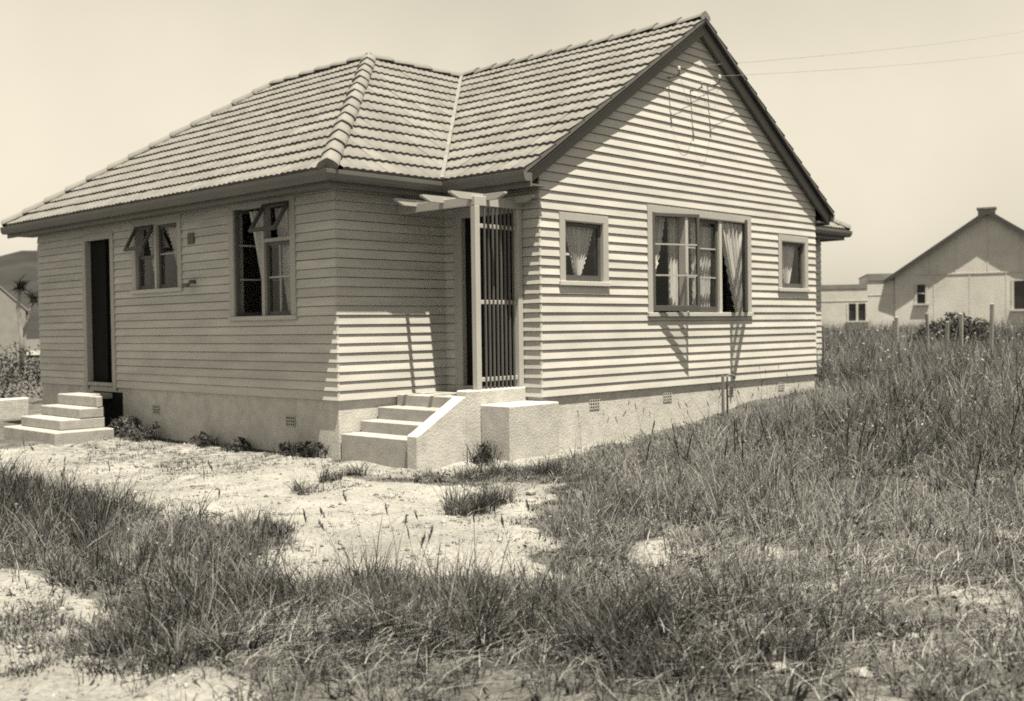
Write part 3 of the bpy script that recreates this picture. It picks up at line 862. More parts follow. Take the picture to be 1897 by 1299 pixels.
# ---------------------------------------------------------------- tap, insulators, cables, stake, wall
tp = empty('garden_tap', (3.43, -.18, -.4), 'thin upright garden standpipe with a small tap before the gable wall', 'tap')
g = G(); g.box(3.405, 3.437, -.165, -.133, -.6, .09); g.obj('post', MB['wood'], tp, bevel=.003)
g = G(); g.tube([(3.46, -.19, -.6), (3.46, -.19, .07), (3.465, -.20, .095)], .013, 8)
g.tube([(3.465, -.20, .095), (3.52, -.22, .10), (3.56, -.235, .085), (3.565, -.237, .05)], .016, 8); g.obj('pipe', MB['iron'], tp, smooth=True)
g = G(); g.tube([(3.53, -.225, .11), (3.53, -.225, .15)], .009, 6); g.tube([(3.50, -.225, .15), (3.56, -.225, .15)], .01, 6); g.obj('handle', MB['iron'], tp)

INS = [(2.44, -.18, 3.90), (2.93, -.19, 3.81), (3.33, -.20, 3.93)]
for k, (x, y, z) in enumerate(INS):
    lab = ['cable insulator on a bracket under the left slope of the gable', 'middle cable insulator below the gable peak with a loop of wire', 'cable insulator on a bracket under the right slope of the gable'][k]
    t_ = empty('insulator', (x, 0, z), lab, 'insulator', 'cable insulators on the gable')
    g = G(); g.tube([(x, -.012, z-.03), (x, y*.7, z-.03), (x, y, z-.01), (x, y, z+.05)], .011, 6); g.obj('bracket', MB['iron'], t_)
    g = G(); g.tube([(x, y, z+.03), (x, y, z+.045), (x, y, z+.06), (x, y, z+.065), (x, y, z+.085)], .022, 10, .016); g.obj('insulator_body', MB['porcelain'], t_, smooth=True)
def sag(a, b, s, n=24):
    a, b = Vector(a), Vector(b); return [a.lerp(b, i/n)-Vector((0, 0, s*4*(i/n)*(1-i/n))) for i in range(n+1)]
E1 = (49.47, 3.75, 16.1); E2 = (49.44, 3.74, 15.0)
for a, b, lab in ((INS[0], E1, 'upper overhead cable running from the gable off to the right'), (INS[2], E2, 'lower overhead cable running from the gable off to the right')):
    g = G(); g.tube(sag((a[0], a[1], a[2]+.07), b, .5), .0024, 5)
    tag(g.obj('overhead_cable', MB['wire']), lab, 'cable', 'overhead cables')
g = G(); g.tube(sag((INS[0][0], INS[0][1], INS[0][2]+.05), (INS[1][0], INS[1][1], INS[1][2]+.06), .36), .002, 5)
g.tube(sag((INS[2][0], INS[2][1], INS[2][2]+.05), (INS[1][0], INS[1][1], INS[1][2]+.03), .42), .002, 5)
tag(g.obj('cable_loop', MB['wire']), 'slack loops of wire hanging between the gable insulators', 'cable')
g = G(); g.tube([(10.15, 1.88, -.3), (10.16, 1.88, .25), (10.14, 1.88, .66)], .02, 6)
tag(g.obj('stake', MB['wood']), 'thin dark stake in the grass beyond the far corner of the house', 'stake')
lw = G(); lw.box(-9.0, -1.05, 10.9, 11.1, -1.2, -.33); 
lwo = lw.obj('garden_wall', MB['plaster'], None, bevel=.02); tag(lwo, 'low pale concrete wall behind the back steps', 'wall')

# ---------------------------------------------------------------- neighbours
nb = empty('neighbouring_house', (32.2, 6.2, -.1), 'plain stuccoed gabled house with a brick chimney beyond the long grass', 'house')
E_ = Vector((.30, -.954, 0)); N_ = Vector((-.954, -.30, 0))
nw = Wall((30.05, 9.25, 0), E_, N_)
WN = 6.3; Z0 = -.6; ZEV = 2.36; APX = 4.62
def nhole(g, u0, u1, z1, holes):
    us = sorted({u0, u1, *[h[0] for h in holes], *[h[1] for h in holes]})
    for a, b in zip(us[:-1], us[1:]):
        zc = [(Z0, z1)]
        for h in holes:
            if h[0] < (a+b)/2 < h[1]: zc = [(Z0, h[2]), (h[3], z1)]
        for p, r in zc: nw.box(g, a, b, p, r, -.15, 0)
h1 = (.72, 1.10, 1.42, 2.16); h2 = (3.95, 4.75, 1.15, 2.20)
g = G(); nhole(g, 0, WN, 2.47, [h1, h2])
pts = [(0, 2.471), (WN, 2.471), (WN/2, APX)]
g.v += [nw.p(u, z, -.15) for u, z in pts]+[nw.p(u, z, 0) for u, z in pts]; i = len(g.v)-6
g.f += [(i, i+1, i+2), (i+5, i+4, i+3), (i, i+1, i+4, i+3), (i+1, i+2, i+5, i+4), (i+2, i, i+3, i+5)]
nw.box(g, 0, .15, Z0, 2.3, -7, -.151); nw.box(g, WN-.15, WN, Z0, 2.3, -7, -.151); nw.box(g, 0, WN, Z0, 2.3, -7.15, -7.001)
nwall = g.obj('wall', MB['stucco'], nb)
g = G()
nw.box(g, -.002, WN+.002, 2.45, 2.485, .0005, .018)
for u, z1 in ((1.35, 2.45), (2.55, 2.45), (3.75, 2.45), (5.1, 2.45)): nw.box(g, u-.02, u+.02, Z0, z1, .0005, .010)
for u in (1.2, 2.1, WN/2, 4.2, 5.1): nw.box(g, u-.02, u+.02, 2.486, 2.47+(APX-2.47)*(1-abs(u-WN/2)/(WN/2))-.1, .0005, .010)
g.obj('batten', MB['stucco'], nb)
sl = (APX-2.47)/(WN/2)
g = G()
for sg in (1, -1):
    P = []
    for n_ in (-7.3, .22):
        for (d, dz) in ((-.35, .02), (WN/2, .02), (WN/2, .09), (-.35, .09)):
            u = d if sg > 0 else WN-d; P.append(nw.p(u, 2.47+sl*d+dz, n_))
    g.hexa(P)
g.obj('roof', MB['nroof'], nb)
g = G()
for sg in (1, -1):
    P = []
    for n_ in (.222, .26):
        for (d, dz) in ((-.35, -.07), (WN/2, -.07), (WN/2, .095), (-.35, .095)):
            u = d if sg > 0 else WN-d; P.append(nw.p(u, 2.47+sl*d+dz, n_))
    g.hexa(P)
g.obj('bargeboard', MB['nbarge'], nb)
g = G(); nw.box(g, WN/2-.45, WN/2+.15, 3.8, 5.02, -3.6, -3.0); nw.box(g, WN/2-.50, WN/2+.20, 5.021, 5.10, -3.65, -2.95); g.obj('chimney', MB['brick'], nb, bevel=.01)
for h in (h1, h2):
    g = G(); u0, u1, z0, z1 = h; t = .05
    nw.box(g, u0-.04, u0+t, z0, z1, -.06, .02); nw.box(g, u1-t, u1+.04, z0, z1, -.06, .02); nw.box(g, u0+t, u1-t, z1-t, z1, -.06, .02)
    nw.box(g, u0-.08, u1+.08, z0-.07, z0, -.06, .09)
    if h is h1: nw.box(g, u0+t, u1-t, (z0+z1)/2-.025, (z0+z1)/2+.025, -.055, .0)
    f = g.obj('window', MB['ntrim'], nb)
    g = G(); nw.box(g, u0+t, u1-t, z0, z1-t, -.10, -.07); g.obj('pane', MB['pane'], f)
fw = Wall((30.10, 9.25, 0), (-.5, .866, 0), Vector((-.866, -.5, 0)))      # flat-topped outbuilding joined on the left
g = G()
fh = (1.02, 1.72, .82, 1.46); 
def fbox(a, b, p, r, n0=-4, n1=0): fw.box(g, a, b, p, r, n0, n1)
fbox(.0, .98, Z0, 2.52); fbox(.981, fh[0], Z0, 2.16); fbox(fh[0], fh[1], Z0, fh[2]); fbox(fh[0], fh[1], fh[3], 2.16); fbox(fh[1], 9.0, Z0, 2.16)
ob = empty('outbuilding', (29.4, 12.4, -.1), 'flat-topped stuccoed building with a step in its parapet and a two-pane window', 'building')
g.obj('wall', MB['stucco'], ob)
g = G(); fw.box(g, -.02, 1.0, 2.3, 2.55, .001, .03); fw.box(g, -.02, 1.0, 2.521, 2.56, -4, .0005); fw.box(g, 1.001, 9.0, 2.02, 2.175, .001, .02); fw.box(g, 1.001, 9.0, 2.161, 2.18, -4, .0005); g.obj('coping', mat('coping_paint', .22), ob)
g = G(); fw.box(g, fh[0]-.03, fh[0]+.05, fh[2], fh[3], -.05, .02); fw.box(g, fh[1]-.05, fh[1]+.03, fh[2], fh[3], -.05, .02); fw.box(g, (fh[0]+fh[1])/2-.04, (fh[0]+fh[1])/2+.04, fh[2], fh[3], -.05, .02)
fw.box(g, fh[0]-.06, fh[1]+.06, fh[2]-.06, fh[2], -.05, .06); f = g.obj('window', MB['ntrim'], ob)
g = G(); fw.box(g, fh[0], fh[1], fh[2], fh[3], -.10, -.06); g.obj('pane', MB['pane'], f)
g = G(); fw.box(g, 1.001, 9.0, 1.55, 1.575, .001, .012); fw.box(g, 0.0, .98, 1.75, 1.775, .001, .012); g.obj('batten', MB['stucco'], ob)

FP = [((12.55, 1.50), .86, .03, 0), ((13.45, 1.98), .80, .025, .02), ((12.05, .62), .92, .025, -.04), ((12.3, .40), .75, .03, .02), ((11.46, -.21), .90, .03, 0), ((10.8, -.96), 1.06, .03, .03)]
FL = ['pale square fence post nearest the outbuilding', 'thin grey fence post close behind the first pale post', 'dark leaning fence post left of the round bush', 'pale short fence post beside the dark leaning one', 'pale fence post standing in front of the round bush', 'tall pale fence post right of the round bush']
for (p, h, w_, ln), lab in zip(FP, FL):
    zg = float(H(p[0], p[1])); g = G()
    g.hexa([(p[0]-w_, p[1]-w_, zg-.3), (p[0]+w_, p[1]-w_, zg-.3), (p[0]+w_, p[1]+w_, zg-.3), (p[0]-w_, p[1]+w_, zg-.3),
            (p[0]-w_+ln, p[1]-w_-ln, h), (p[0]+w_+ln, p[1]-w_-ln, h+.01), (p[0]+w_+ln, p[1]+w_-ln, h+.02), (p[0]-w_+ln, p[1]+w_-ln, h)])
    o = g.obj('fence_post', MB['wood'] if 'dark' in lab or 'grey' in lab else mat('pale_post', .30, .9, .15, 4, .3), None, bevel=.004)
    tag(o, lab, 'fence post', 'fence posts in the long grass')

# ---------------------------------------------------------------- leaf clouds
def leaf_cloud(name, centres, radii, n, size, m, parent=None, squash=1.0, lo=0.0, hi=1.0, seed=1):
    r = np.random.default_rng(seed)
    c = np.asarray(centres, float); rad = np.asarray(radii, float)
    w_ = rad**2; w_ = w_/w_.sum(); k = r.choice(len(c), n, p=w_)
    d = r.normal(size=(n, 3)); d /= np.linalg.norm(d, axis=1, keepdims=True)
    rr = rad[k]*(r.random(n)**.45)
    p = c[k]+d*rr[:, None]*np.array([1, 1, squash])
    a = r.normal(size=(n, 3)); a /= np.linalg.norm(a, axis=1, keepdims=True)
    b = np.cross(a, r.normal(size=(n, 3))); b /= np.linalg.norm(b, axis=1, keepdims=True)
    s = size*r.uniform(.6, 1.4, n)[:, None]
    v = np.stack([p-a*s, p-b*s*.4, p+a*s, p+b*s*.4], 1).reshape(-1, 3)
    q = np.arange(4*n).reshape(-1, 4)
    cl = r.random(len(c))
    tone = np.clip(lo+(hi-lo)*(.55*cl[k]+.45*r.random(n)), 0, 1)
    return link(name, np_mesh(name, v, q, np.zeros((0, 3), int), [m], tone=np.repeat(tone, 4)), parent)

bush = leaf_cloud('bush', [(15.2, 1.75, .35), (15.6, 1.05, .4), (15.4, 1.4, .62), (15.1, 1.1, .25), (15.0, 2.0, .2)], [.45, .45, .38, .4, .35], 5000, .05, M_CROWN, seed=3)
tag(bush, 'round dark bush among the fence posts', 'bush')

# ---------------------------------------------------------------- left background
def hill_mesh():
    n = 90; xs = np.linspace(-60, 330, n); ys = np.linspace(95, 330, 50)
    X, Y = np.meshgrid(xs, ys)
    t = ss(95, 170, Y)*ss(-60, -10, X)*ss(330, 200, X)
    Z = -1.5+t*(9+4*vnoise(X, Y, .02, 21)+3*vnoise(X, Y, .07, 22))+t*2.5*vnoise(X, Y, .3, 23)
    i = np.arange(X.size).reshape(X.shape); q = np.stack([i[:-1, :-1], i[:-1, 1:], i[1:, 1:], i[1:, :-1]], -1).reshape(-1, 4)
    return np_mesh('hill', np.stack([X, Y, Z], -1).reshape(-1, 3), q, np.zeros((0, 3), int), [mat('hill_scrub', .022, .95, .35, .15, .6, .5)], smooth=True)
hl = link('hill', hill_mesh()); hl['kind'] = 'structure'
g = G(); g.v += [(-25, 50, 0), (70, 46, 0), (70, 92, 0), (-25, 96, 0)]; g.v = [(x, y, float(H(x, y))+.02) for x, y, z in g.v]; g.f.append((0, 1, 2, 3))
tk = g.obj('track', mat('track_gravel', .30, .95, .2, .3)); tk['kind'] = 'structure'
hd = leaf_cloud('hedge', [(-2+.55*i, 14.2+.12*i, -.10+.15*math.sin(i*1.7)) for i in range(16)], [.62+.1*math.sin(2.3*i) for i in range(16)], 15000, .035, M_CROWN, seed=5)
tag(hd, 'dark overgrown hedge behind the low concrete wall', 'hedge')
hut = empty('shed', (9.3, 38.4, -.6), 'small pale gabled shed far behind the left end of the house', 'shed')
g = G(); g.box(7.6, 9.9, 37.6, 41.0, -.8, 1.75); hx = (7.6+9.9)/2
g.v += [(7.6, 37.6, 1.751), (9.9, 37.6, 1.751), (hx, 37.6, 2.75), (7.6, 41, 1.751), (9.9, 41, 1.751), (hx, 41, 2.75)]; i = len(g.v)-6
g.f += [(i, i+1, i+2), (i+5, i+4, i+3), (i, i+1, i+4, i+3)]
g.obj('wall', mat('shed_wall', .30), hut)
g = G()
for sg in (-1, 1):
    P = []
    for y in (37.57, 41.1):
        P += [(hx+sg*1.4, y, 1.55), (hx, y, 2.78), (hx, y, 2.86), (hx+sg*1.4, y, 1.63)]
    g.hexa(P)
g.obj('roof', mat('shed_roof', .30), hut)
ct = empty('tree', (6.94, 30.8, -.6), 'small tufted tree with a pale bare trunk far behind the left end of the house', 'tree')
g = G(); g.tube([(6.9, 30.8, -.8), (6.95, 30.8, .6), (6.85, 30.8, 1.7), (6.95, 30.8, 2.4)], .09, 8, .06); g.tube([(6.95, 30.8, .6), (7.25, 30.75, 1.5), (7.35, 30.7, 2.0)], .07, 8, .05)
g.obj('trunk', mat('pale_bark', .4, .9, .2, 5), ct, smooth=True)
CROWN_AT = [(6.95, 30.8, 2.45), (7.35, 30.7, 2.02)]

# ---------------------------------------------------------------- grass
def blades(p, h, w_, lean, ang, tone, curl=None, seg=3, seed=0):
    """ribbons from base points p: height h, width w_, horizontal reach lean towards ang"""
    n = len(p); r = np.random.default_rng(seed)
    fa = ang+r.uniform(-1.3, 1.3, n)+np.pi/2
    sx, sy = np.cos(fa)*w_/2, np.sin(fa)*w_/2
    dx, dy = np.cos(ang)*lean, np.sin(ang)*lean
    V = np.zeros((n, 2*seg+1, 3), np.float32)
    cu = 1.8 if curl is None else curl
    for k in range(seg):
        t = k/seg; k_w = 1-.55*t
        cx_ = p[:, 0]+dx*t**cu; cy_ = p[:, 1]+dy*t**cu
        cz = p[:, 2]+h*(t if curl is None else t-.25*t**3)-(.015 if k == 0 else 0)
        V[:, 2*k, 0] = cx_-sx*k_w; V[:, 2*k, 1] = cy_-sy*k_w; V[:, 2*k, 2] = cz
        V[:, 2*k+1, 0] = cx_+sx*k_w; V[:, 2*k+1, 1] = cy_+sy*k_w; V[:, 2*k+1, 2] = cz
    V[:, 2*seg, 0] = p[:, 0]+dx; V[:, 2*seg, 1] = p[:, 1]+dy; V[:, 2*seg, 2] = p[:, 2]+h*(1 if curl is None else .75)
    base = (np.arange(n)*(2*seg+1))[:, None]
    Q = np.concatenate([base+np.array([2*k, 2*k+1, 2*k+3, 2*k+2]) for k in range(seg-1)]) if seg > 1 else np.zeros((0, 4), int)
    T = base+np.array([2*seg-2, 2*seg-1, 2*seg])
    return V.reshape(-1, 3), Q, T, np.repeat(tone, 2*seg+1)
def join(parts):
    vs, qs, ts, tn = [], [], [], []; o = 0
    for v, q_, t, c in parts:
        vs.append(v); qs.append(q_+o); ts.append(t+o); tn.append(c); o += len(v)
    return np.concatenate(vs), np.concatenate(qs), np.concatenate(ts), np.concatenate(tn)
r_ = np.random.default_rng(66); nb = 260
cp = np.array(CROWN_AT)[r_.choice(2, nb, p=[.65, .35])]+r_.normal(0, .06, (nb, 3))
v = blades(cp, r_.uniform(-.35, .40, nb), r_.uniform(.04, .07, nb), r_.uniform(.25, .55, nb), r_.uniform(0, 6.28, nb), r_.random(nb), seg=3, curl=1.3, seed=66)
link('crown', np_mesh('crown', *v[:3], [M_CROWN], tone=v[3]), ct)
HOUSE_BOX = [(XL-.02, YR-.02, XR+.3, YF+.3), (-.02, -.02, W+.02, YR+.1), (-1.65, .2, .02, YR), (-.75, -.23, .07, .3), (-2.82, 5.88, XL, 7.6)]
def clear(x, y, pad=.03):
    m = np.ones(len(x), bool)
    for a, b, c, d in HOUSE_BOX: m &= ~((x > a-pad) & (x < c+pad) & (y > b-pad) & (y < d+pad))
    return m
def visible(x, y):
    """inside a widened view wedge of the photograph"""
    dx, dy = x+8.809, y+7.89
    f_ = dx*.7266+dy*.687; s_ = dx*.687-dy*.7266
    return (f_ > 3.2) & (np.abs(s_) < f_*.56+1.0)
def tufts(xmin, xmax, ymin, ymax, dens, nb, hmin, hmax, w_, spread, keep, tone, tvar=.2, reach=.5, seg=3, seed=0, straw=.0, tsd=.17, flop=.22):
    r = np.random.default_rng(seed)
    n = int((xmax-xmin)*(ymax-ymin)*dens)
    x = r.uniform(xmin, xmax, n); y = r.uniform(ymin, ymax, n)
    k = keep(x, y, r.random(n)) & clear(x, y) & visible(x, y)
    x, y = x[k], y[k]; n = len(x)
    nb_ = sum(bare_mask(x+dx, y+dy) for dx, dy in ((.22, 0), (-.22, 0), (0, .22), (0, -.22), (.4, .1), (-.4, -.1), (.1, -.4), (-.1, .4)))/8.0
    wallk = .20+.80*ss(.1, 2.1, -y+3*ss(.6, -1.2, x)); wallk = np.where((x > -1.5) & (x < 7.4) & (y > -2.3), wallk, 1.0)
    th = (1-.7*nb_)*wallk*r.uniform(hmin, hmax, n)*(.30+.65*vnoise(x, y, 1.1, seed+31)+.75*vnoise(x, y, 3.3, seed+32)); tt = tone+(vnoise(x, y, .9, seed+41)-.5)*tvar*1.6+r.normal(0, tvar*.35, n)
    m = np.maximum(4, (nb*r.uniform(.6, 1.4, n)).astype(int)); j = np.repeat(np.arange(n), m); N = len(j)
    a = r.uniform(0, 2*np.pi, N); d = spread*np.sqrt(r.random(N))
    bx = x[j]+np.cos(a)*d; by = y[j]+np.sin(a)*d; ok = clear(bx, by, .012); bx, by, a, d, j = bx[ok], by[ok], a[ok], d[ok], j[ok]; N = len(j)
    h = th[j]*r.uniform(.45, 1.12, N)
    lean = h*reach*(.25+d/spread)*r.uniform(.4, 1.3, N)
    aa = a+r.normal(0, .5, N)
    fl = r.random(N) < flop           # flopped, crossing blades and leaves
    h = np.where(fl, h*r.uniform(.25, .6, N), h); lean = np.where(fl, th[j]*r.uniform(.5, 1.2, N), lean); aa = np.where(fl, r.uniform(0, 6.28, N), aa)
    w_ = np.where(fl, w_*r.uniform(1.2, 2.2, N), w_)
    t = np.clip(tt[j]+r.normal(0, tsd, N)+np.where(r.random(N) < straw, .5, 0), 0.02, 1)
    return blades(np.stack([bx, by, H(bx, by)], -1), h, w_*r.uniform(.6, 1.3, N), lean, aa, t, seg=seg, seed=seed)

bare_any = lambda x, y: bare_mask(x, y)
sparse_in = lambda x, y: inpoly(*edge_jit(x, y), BARE['sparse'])
lim_ = lambda x, y: ~bare_any(x, y) & ~sparse_in(x, y)
hl_ = lambda x, y: ss(-2.2, 1.5, x-.0*y)
def nbf(x, y, d=.3):
    return sum(bare_mask(x+dx, y+dy) for dx, dy in ((d, 0), (-d, 0), (0, d), (0, -d), (d*1.7, .1), (-d*1.7, -.1), (.1, -d*1.7), (-.1, d*1.7)))/8.0
# short turf layer everywhere that is not bare, sparse tongues over the bare patches
parts = []
parts.append(tufts(-8.5, 3.5, -8.0, 2.0, 95, 13, .05, .13, .007, .07, lambda x, y, q: lim_(x, y) & (q < -.05+1.5*vnoise(x, y, 1.5, 51)), .52, .45, .9, 3, 1, .18, .22, .35))
parts.append(tufts(-5.5, -1.0, -3.6, 7.5, 60, 7, .025, .07, .006, .06, lambda x, y, q: (bare_any(x, y) | sparse_in(x, y)) & (vnoise(x, y, 1.7, 52)*.6+vnoise(x, y, 5.0, 53)*.4 > np.where(sparse_in(x, y), .47, .575)), .22, .25, .9, 2, 2, .08))
parts.append(tufts(-8.5, 3.0, -6.5, 3.0, 70, 9, .03, .13, .0065, .07, lambda x, y, q: (nbf(x, y, .42) > .04) & (nbf(x, y, .42) < .97) & (q < .9*vnoise(x, y, 2.6, 54)), .36, .4, .9, 3, 3, .14, .2, .3))
parts.append(tufts(-5.4, -3.4, -3.2, 1.6, 70, 11, .03, .11, .0065, .08, lambda x, y, q: lim_(x, y) & (q < 1.2*vnoise(x, y, 2.3, 58)), .34, .45, 1.0, 3, 4, .16, .2, .4))
turf = link('turf', np_mesh('turf', *join(parts)[:3], [M_GRASS], tone=join(parts)[3])); turf['kind'] = 'stuff'
# long grass right of the house and across the right of the field
parts = []
def kr(x, y, q_):
    edge = (x > -.9+.35*np.sin(y*2)) | (y < -2.6)
    far_ = ss(-3.9, -1.0, x+.25*y*0)
    return lim_(x, y) & edge & (q_ < far_*(.35+.9*vnoise(x, y, .8, 61)))
parts.append(tufts(-3.6, 4.5, -5.8, .0, 85, 13, .14, .32, .0075, .10, kr, .50, .5, .75, 3, 11, .22, .24, .4))
parts.append(tufts(.2, 10.5, -5.0, 1.6, 60, 14, .26, .52, .0095, .13, lambda x, y, q_: lim_(x, y) & (q_ < ss(-.2, 3.0, x+.35*y+.8)*(.4+.9*vnoise(x, y, .7, 62))), .50, .5, .6, 3, 12, .22, .24, .4))
parts.append(tufts(6.0, 24, -4.5, 9.5, 26, 14, .35, .62, .016, .2, lambda x, y, q_: (q_ < .95), .50, .45, .5, 2, 13, .22, .22, .4))
parts.append(tufts(17, 46, -6, 26, 9, 14, .35, .6, .03, .3, lambda x, y, q_: ((x-29)*-.954+(y-10)*-.3 > .6) & ((x-30.1)*-.866+(y-9.25)*-.5 > .2), .40, .3, .4, 2, 14, .12, .2, .3))
J = join(parts); lg = link('long_grass', np_mesh('long_grass', *J[:3], [M_GRASS], tone=J[3])); lg['kind'] = 'stuff'
# foreground and left grass
parts = []
def kl(x, y, q_):
    return lim_(x, y) & (x < -4.0-.0*y) & (y > -3.4) & (q_ < (.55+.7*vnoise(x, y, 1.2, 71))*np.where(x > -5.0+.5*(vnoise(x, y, 1.6, 76)-.5), .9*ss(.42, .62, vnoise(x, y, 2.1, 77)), 1.0))
parts.append(tufts(-8.5, -3.6, -3.4, 4.5, 60, 17, .14, .36, .0068, .085, kl, .22, .34, .65, 3, 21, .10, .18, .25))
parts.append(tufts(-7.4, -2.0, -6.6, -2.3, 80, 13, .08, .26, .006, .07, lambda x, y, q_: lim_(x, y) & (q_ < .08+1.15*vnoise(x, y, 1.9, 72)**1.5), .46, .5, .75, 3, 22, .22, .24, .4))
BAND = [(-6.7, -2.6), (-6.3, -3.2), (-5.55, -3.05), (-5.5, -4.0), (-5.0, -4.3), (-4.8, -5.1), (-4.1, -5.3)]
def band(x, y):
    d = np.full(np.shape(x), 9.0)
    for (ax, ay), (bx, by) in zip(BAND[:-1], BAND[1:]):
        t = np.clip(((x-ax)*(bx-ax)+(y-ay)*(by-ay))/((bx-ax)**2+(by-ay)**2), 0, 1)
        d = np.minimum(d, np.hypot(x-ax-t*(bx-ax), y-ay-t*(by-ay)))
    return d
parts.append(tufts(-7.2, -3.6, -6.2, -2.2, 210, 15, .09, .27, .0062, .07, lambda x, y, q_: (q_ < 1.25*ss(.75, .1, band(x, y))*(.15+1.1*vnoise(x, y, 2.4, 73))), .27, .5, .8, 3, 23, .18, .24, .38))
parts.append(tufts(-8.6, -5.6, -4.4, -.6, 120, 11, .04, .15, .0062, .07, lambda x, y, q_: bare_any(x, y) & (q_ < 1.6*(vnoise(x, y, 1.9, 74)*.6+vnoise(x, y, 4.3, 75)*.4-.42)), .26, .45, .9, 3, 24, .16, .2, .35))
J = join(parts); fg = link('foreground_grass', np_mesh('foreground_grass', *J[:3], [M_GRASS], tone=J[3])); fg['kind'] = 'stuff'
# broad-leaved weeds low in the turf
def kw(x, y, q_): return lim_(x, y) & (vnoise(x, y, 1.3, 81) > .5)
parts = [tufts(-8.0, 3.0, -7.0, .0, 26, 7, .03, .09, .022, .05, kw, .25, .3, 1.3, 2, 31, .05)]
J = join(parts); wd = link('low_weeds', np_mesh('low_weeds', *J[:3], [M_GRASS], tone=J[3])); wd['kind'] = 'stuff'
# dry straw lying about
def straw(cx_, cy_, sx, sy, n, seed, L=(.12, .5)):
    r = np.random.default_rng(seed)
    x = r.normal(cx_, sx, n); y = r.normal(cy_, sy, n)
    k = clear(x, y); x, y = x[k], y[k]; n = len(x)
    l = r.uniform(*L, n); a = r.normal(-.5, .75, n)
    return blades(np.stack([x, y, H(x, y)+r.uniform(.02, .10, n)], -1), r.uniform(-.03, .06, n), r.uniform(.003, .0065, n), l, a, np.clip(r.normal(.55, .25, n), 0, 1), seg=3, seed=seed)
parts = [straw(-5.85, -3.75, .22, .26, 420, 41), straw(-5.6, -4.3, .35, .3, 240, 42, (.1, .3)), straw(-4.6, -4.8, .9, .6, 700, 43, (.06, .3)), straw(-2.5, -4.6, 1.2, .9, 900, 44, (.06, .25)), straw(-3.2, -5.6, 1.0, .5, 700, 45, (.06, .3)), straw(-.5, -2.5, 1.6, 1.2, 500, 46, (.08, .3))]
J = join(parts); st = link('dry_straw', np_mesh('dry_straw', *J[:3], [M_STRAW], tone=J[3])); st['kind'] = 'stuff'

# pale flower and seed specks among the long grass and turf
def specks(n, x0, x1, y0, y1, hlo, hhi, size, keep, seed):
    r = np.random.default_rng(seed); x = r.uniform(x0, x1, n); y = r.uniform(y0, y1, n)
    k = keep(x, y, r.random(n)) & clear(x, y, .1) & visible(x, y); x, y = x[k], y[k]; n = len(x)
    p = np.stack([x, y, H(x, y)+r.uniform(hlo, hhi, n)], -1)
    a = r.normal(size=(n, 3)); a /= np.linalg.norm(a, axis=1, keepdims=True); b = np.cross(a, r.normal(size=(n, 3))); b /= np.linalg.norm(b, axis=1, keepdims=True)
    s_ = size*r.uniform(.4, 1.5, n)[:, None]
    V = np.stack([p-a*s_, p-b*s_*.5, p+a*s_, p+b*s_*.5], 1).reshape(-1, 3)
    return V, np.arange(4*n).reshape(-1, 4), np.zeros((0, 3), int), np.repeat(np.clip(r.normal(.5, .3, n), 0, 1), 4)
parts = [specks(8000, .0, 11, -5, 1.4, .05, .34, .013, lambda x, y, q_: lim_(x, y) & ~((x < 7.4) & (y > -2.0)) & (vnoise(x, y, 1.4, 91) > .42), 51),
         specks(4500, -5.5, 3, -6.5, 0, .02, .16, .009, lambda x, y, q_: lim_(x, y) & (vnoise(x, y, 1.6, 92) > .45), 52),
         specks(4000, 6, 24, -4.5, 9.5, .15, .6, .022, lambda x, y, q_: q_ < 1, 53), specks(500, -8, -4, -3.2, 4, .05, .3, .010, lambda x, y, q_: lim_(x, y), 54)]
J = join(parts); o = link('flower_specks', np_mesh('flower_specks', *J[:3], [M_STRAW], tone=J[3])); o['kind'] = 'stuff'
dk = [specks(30000, .0, 11, -5, 1.4, .02, .26, .020, lambda x, y, q_: lim_(x, y) & ~((x < 7.4) & (y > -1.9)) & (vnoise(x, y, 1.8, 93) > .5), 55), specks(16000, -5.5, 3, -6.5, 0, .01, .10, .014, lambda x, y, q_: lim_(x, y) & (vnoise(x, y, 2.0, 94) > .5), 56)]
J = join(dk); o = link('broad_leaves', np_mesh('broad_leaves', *J[:3], [M_LEAF], tone=J[3])); o['kind'] = 'stuff'
# small stones and clods on the bare ground
def gravel(n, seed):
    r = np.random.default_rng(seed)
    x = r.uniform(-8.5, 1.6, n); y = r.uniform(-5.0, 7.5, n)
    k = (bare_any(x, y) | sparse_in(x, y)) & clear(x, y) & visible(x, y); x, y = x[k], y[k]; n = len(x)
    z = H(x, y); sz = .006+.022*r.random(n)**4+np.where(x < -5.8, .014*r.random(n)**3, 0)
    base = np.array([[1, 0, 0], [0, 1, 0], [-1, 0, 0], [0, -1, 0], [0, 0, .8], [0, 0, -.6]], float)
    tri = np.array([[0, 1, 4], [1, 2, 4], [2, 3, 4], [3, 0, 4], [1, 0, 5], [2, 1, 5], [3, 2, 5], [0, 3, 5]])
    a = r.uniform(0, 6.28, n); c, s_ = np.cos(a)[:, None], np.sin(a)[:, None]
    B = base[None]*r.uniform(.6, 1.3, (n, 6, 1))
    vx = (B[..., 0]*c-B[..., 1]*s_)*sz[:, None]+x[:, None]; vy = (B[..., 0]*s_+B[..., 1]*c)*sz[:, None]+y[:, None]; vz = B[..., 2]*sz[:, None]+z[:, None]
    V = np.stack([vx, vy, vz], -1).reshape(-1, 3); T = (np.arange(n)[:, None, None]*6+tri[None]).reshape(-1, 3)
    return V, np.zeros((0, 4), int), T, np.repeat(r.random(n), 6)
gv = gravel(16000, 8)
r_ = np.random.default_rng(9)
gvo = link('gravel', np_mesh('gravel', *gv[:3], [tone_mat('gravel_stone', .12, .40, 0, .95)], tone=gv[3])); gvo['kind'] = 'stuff'

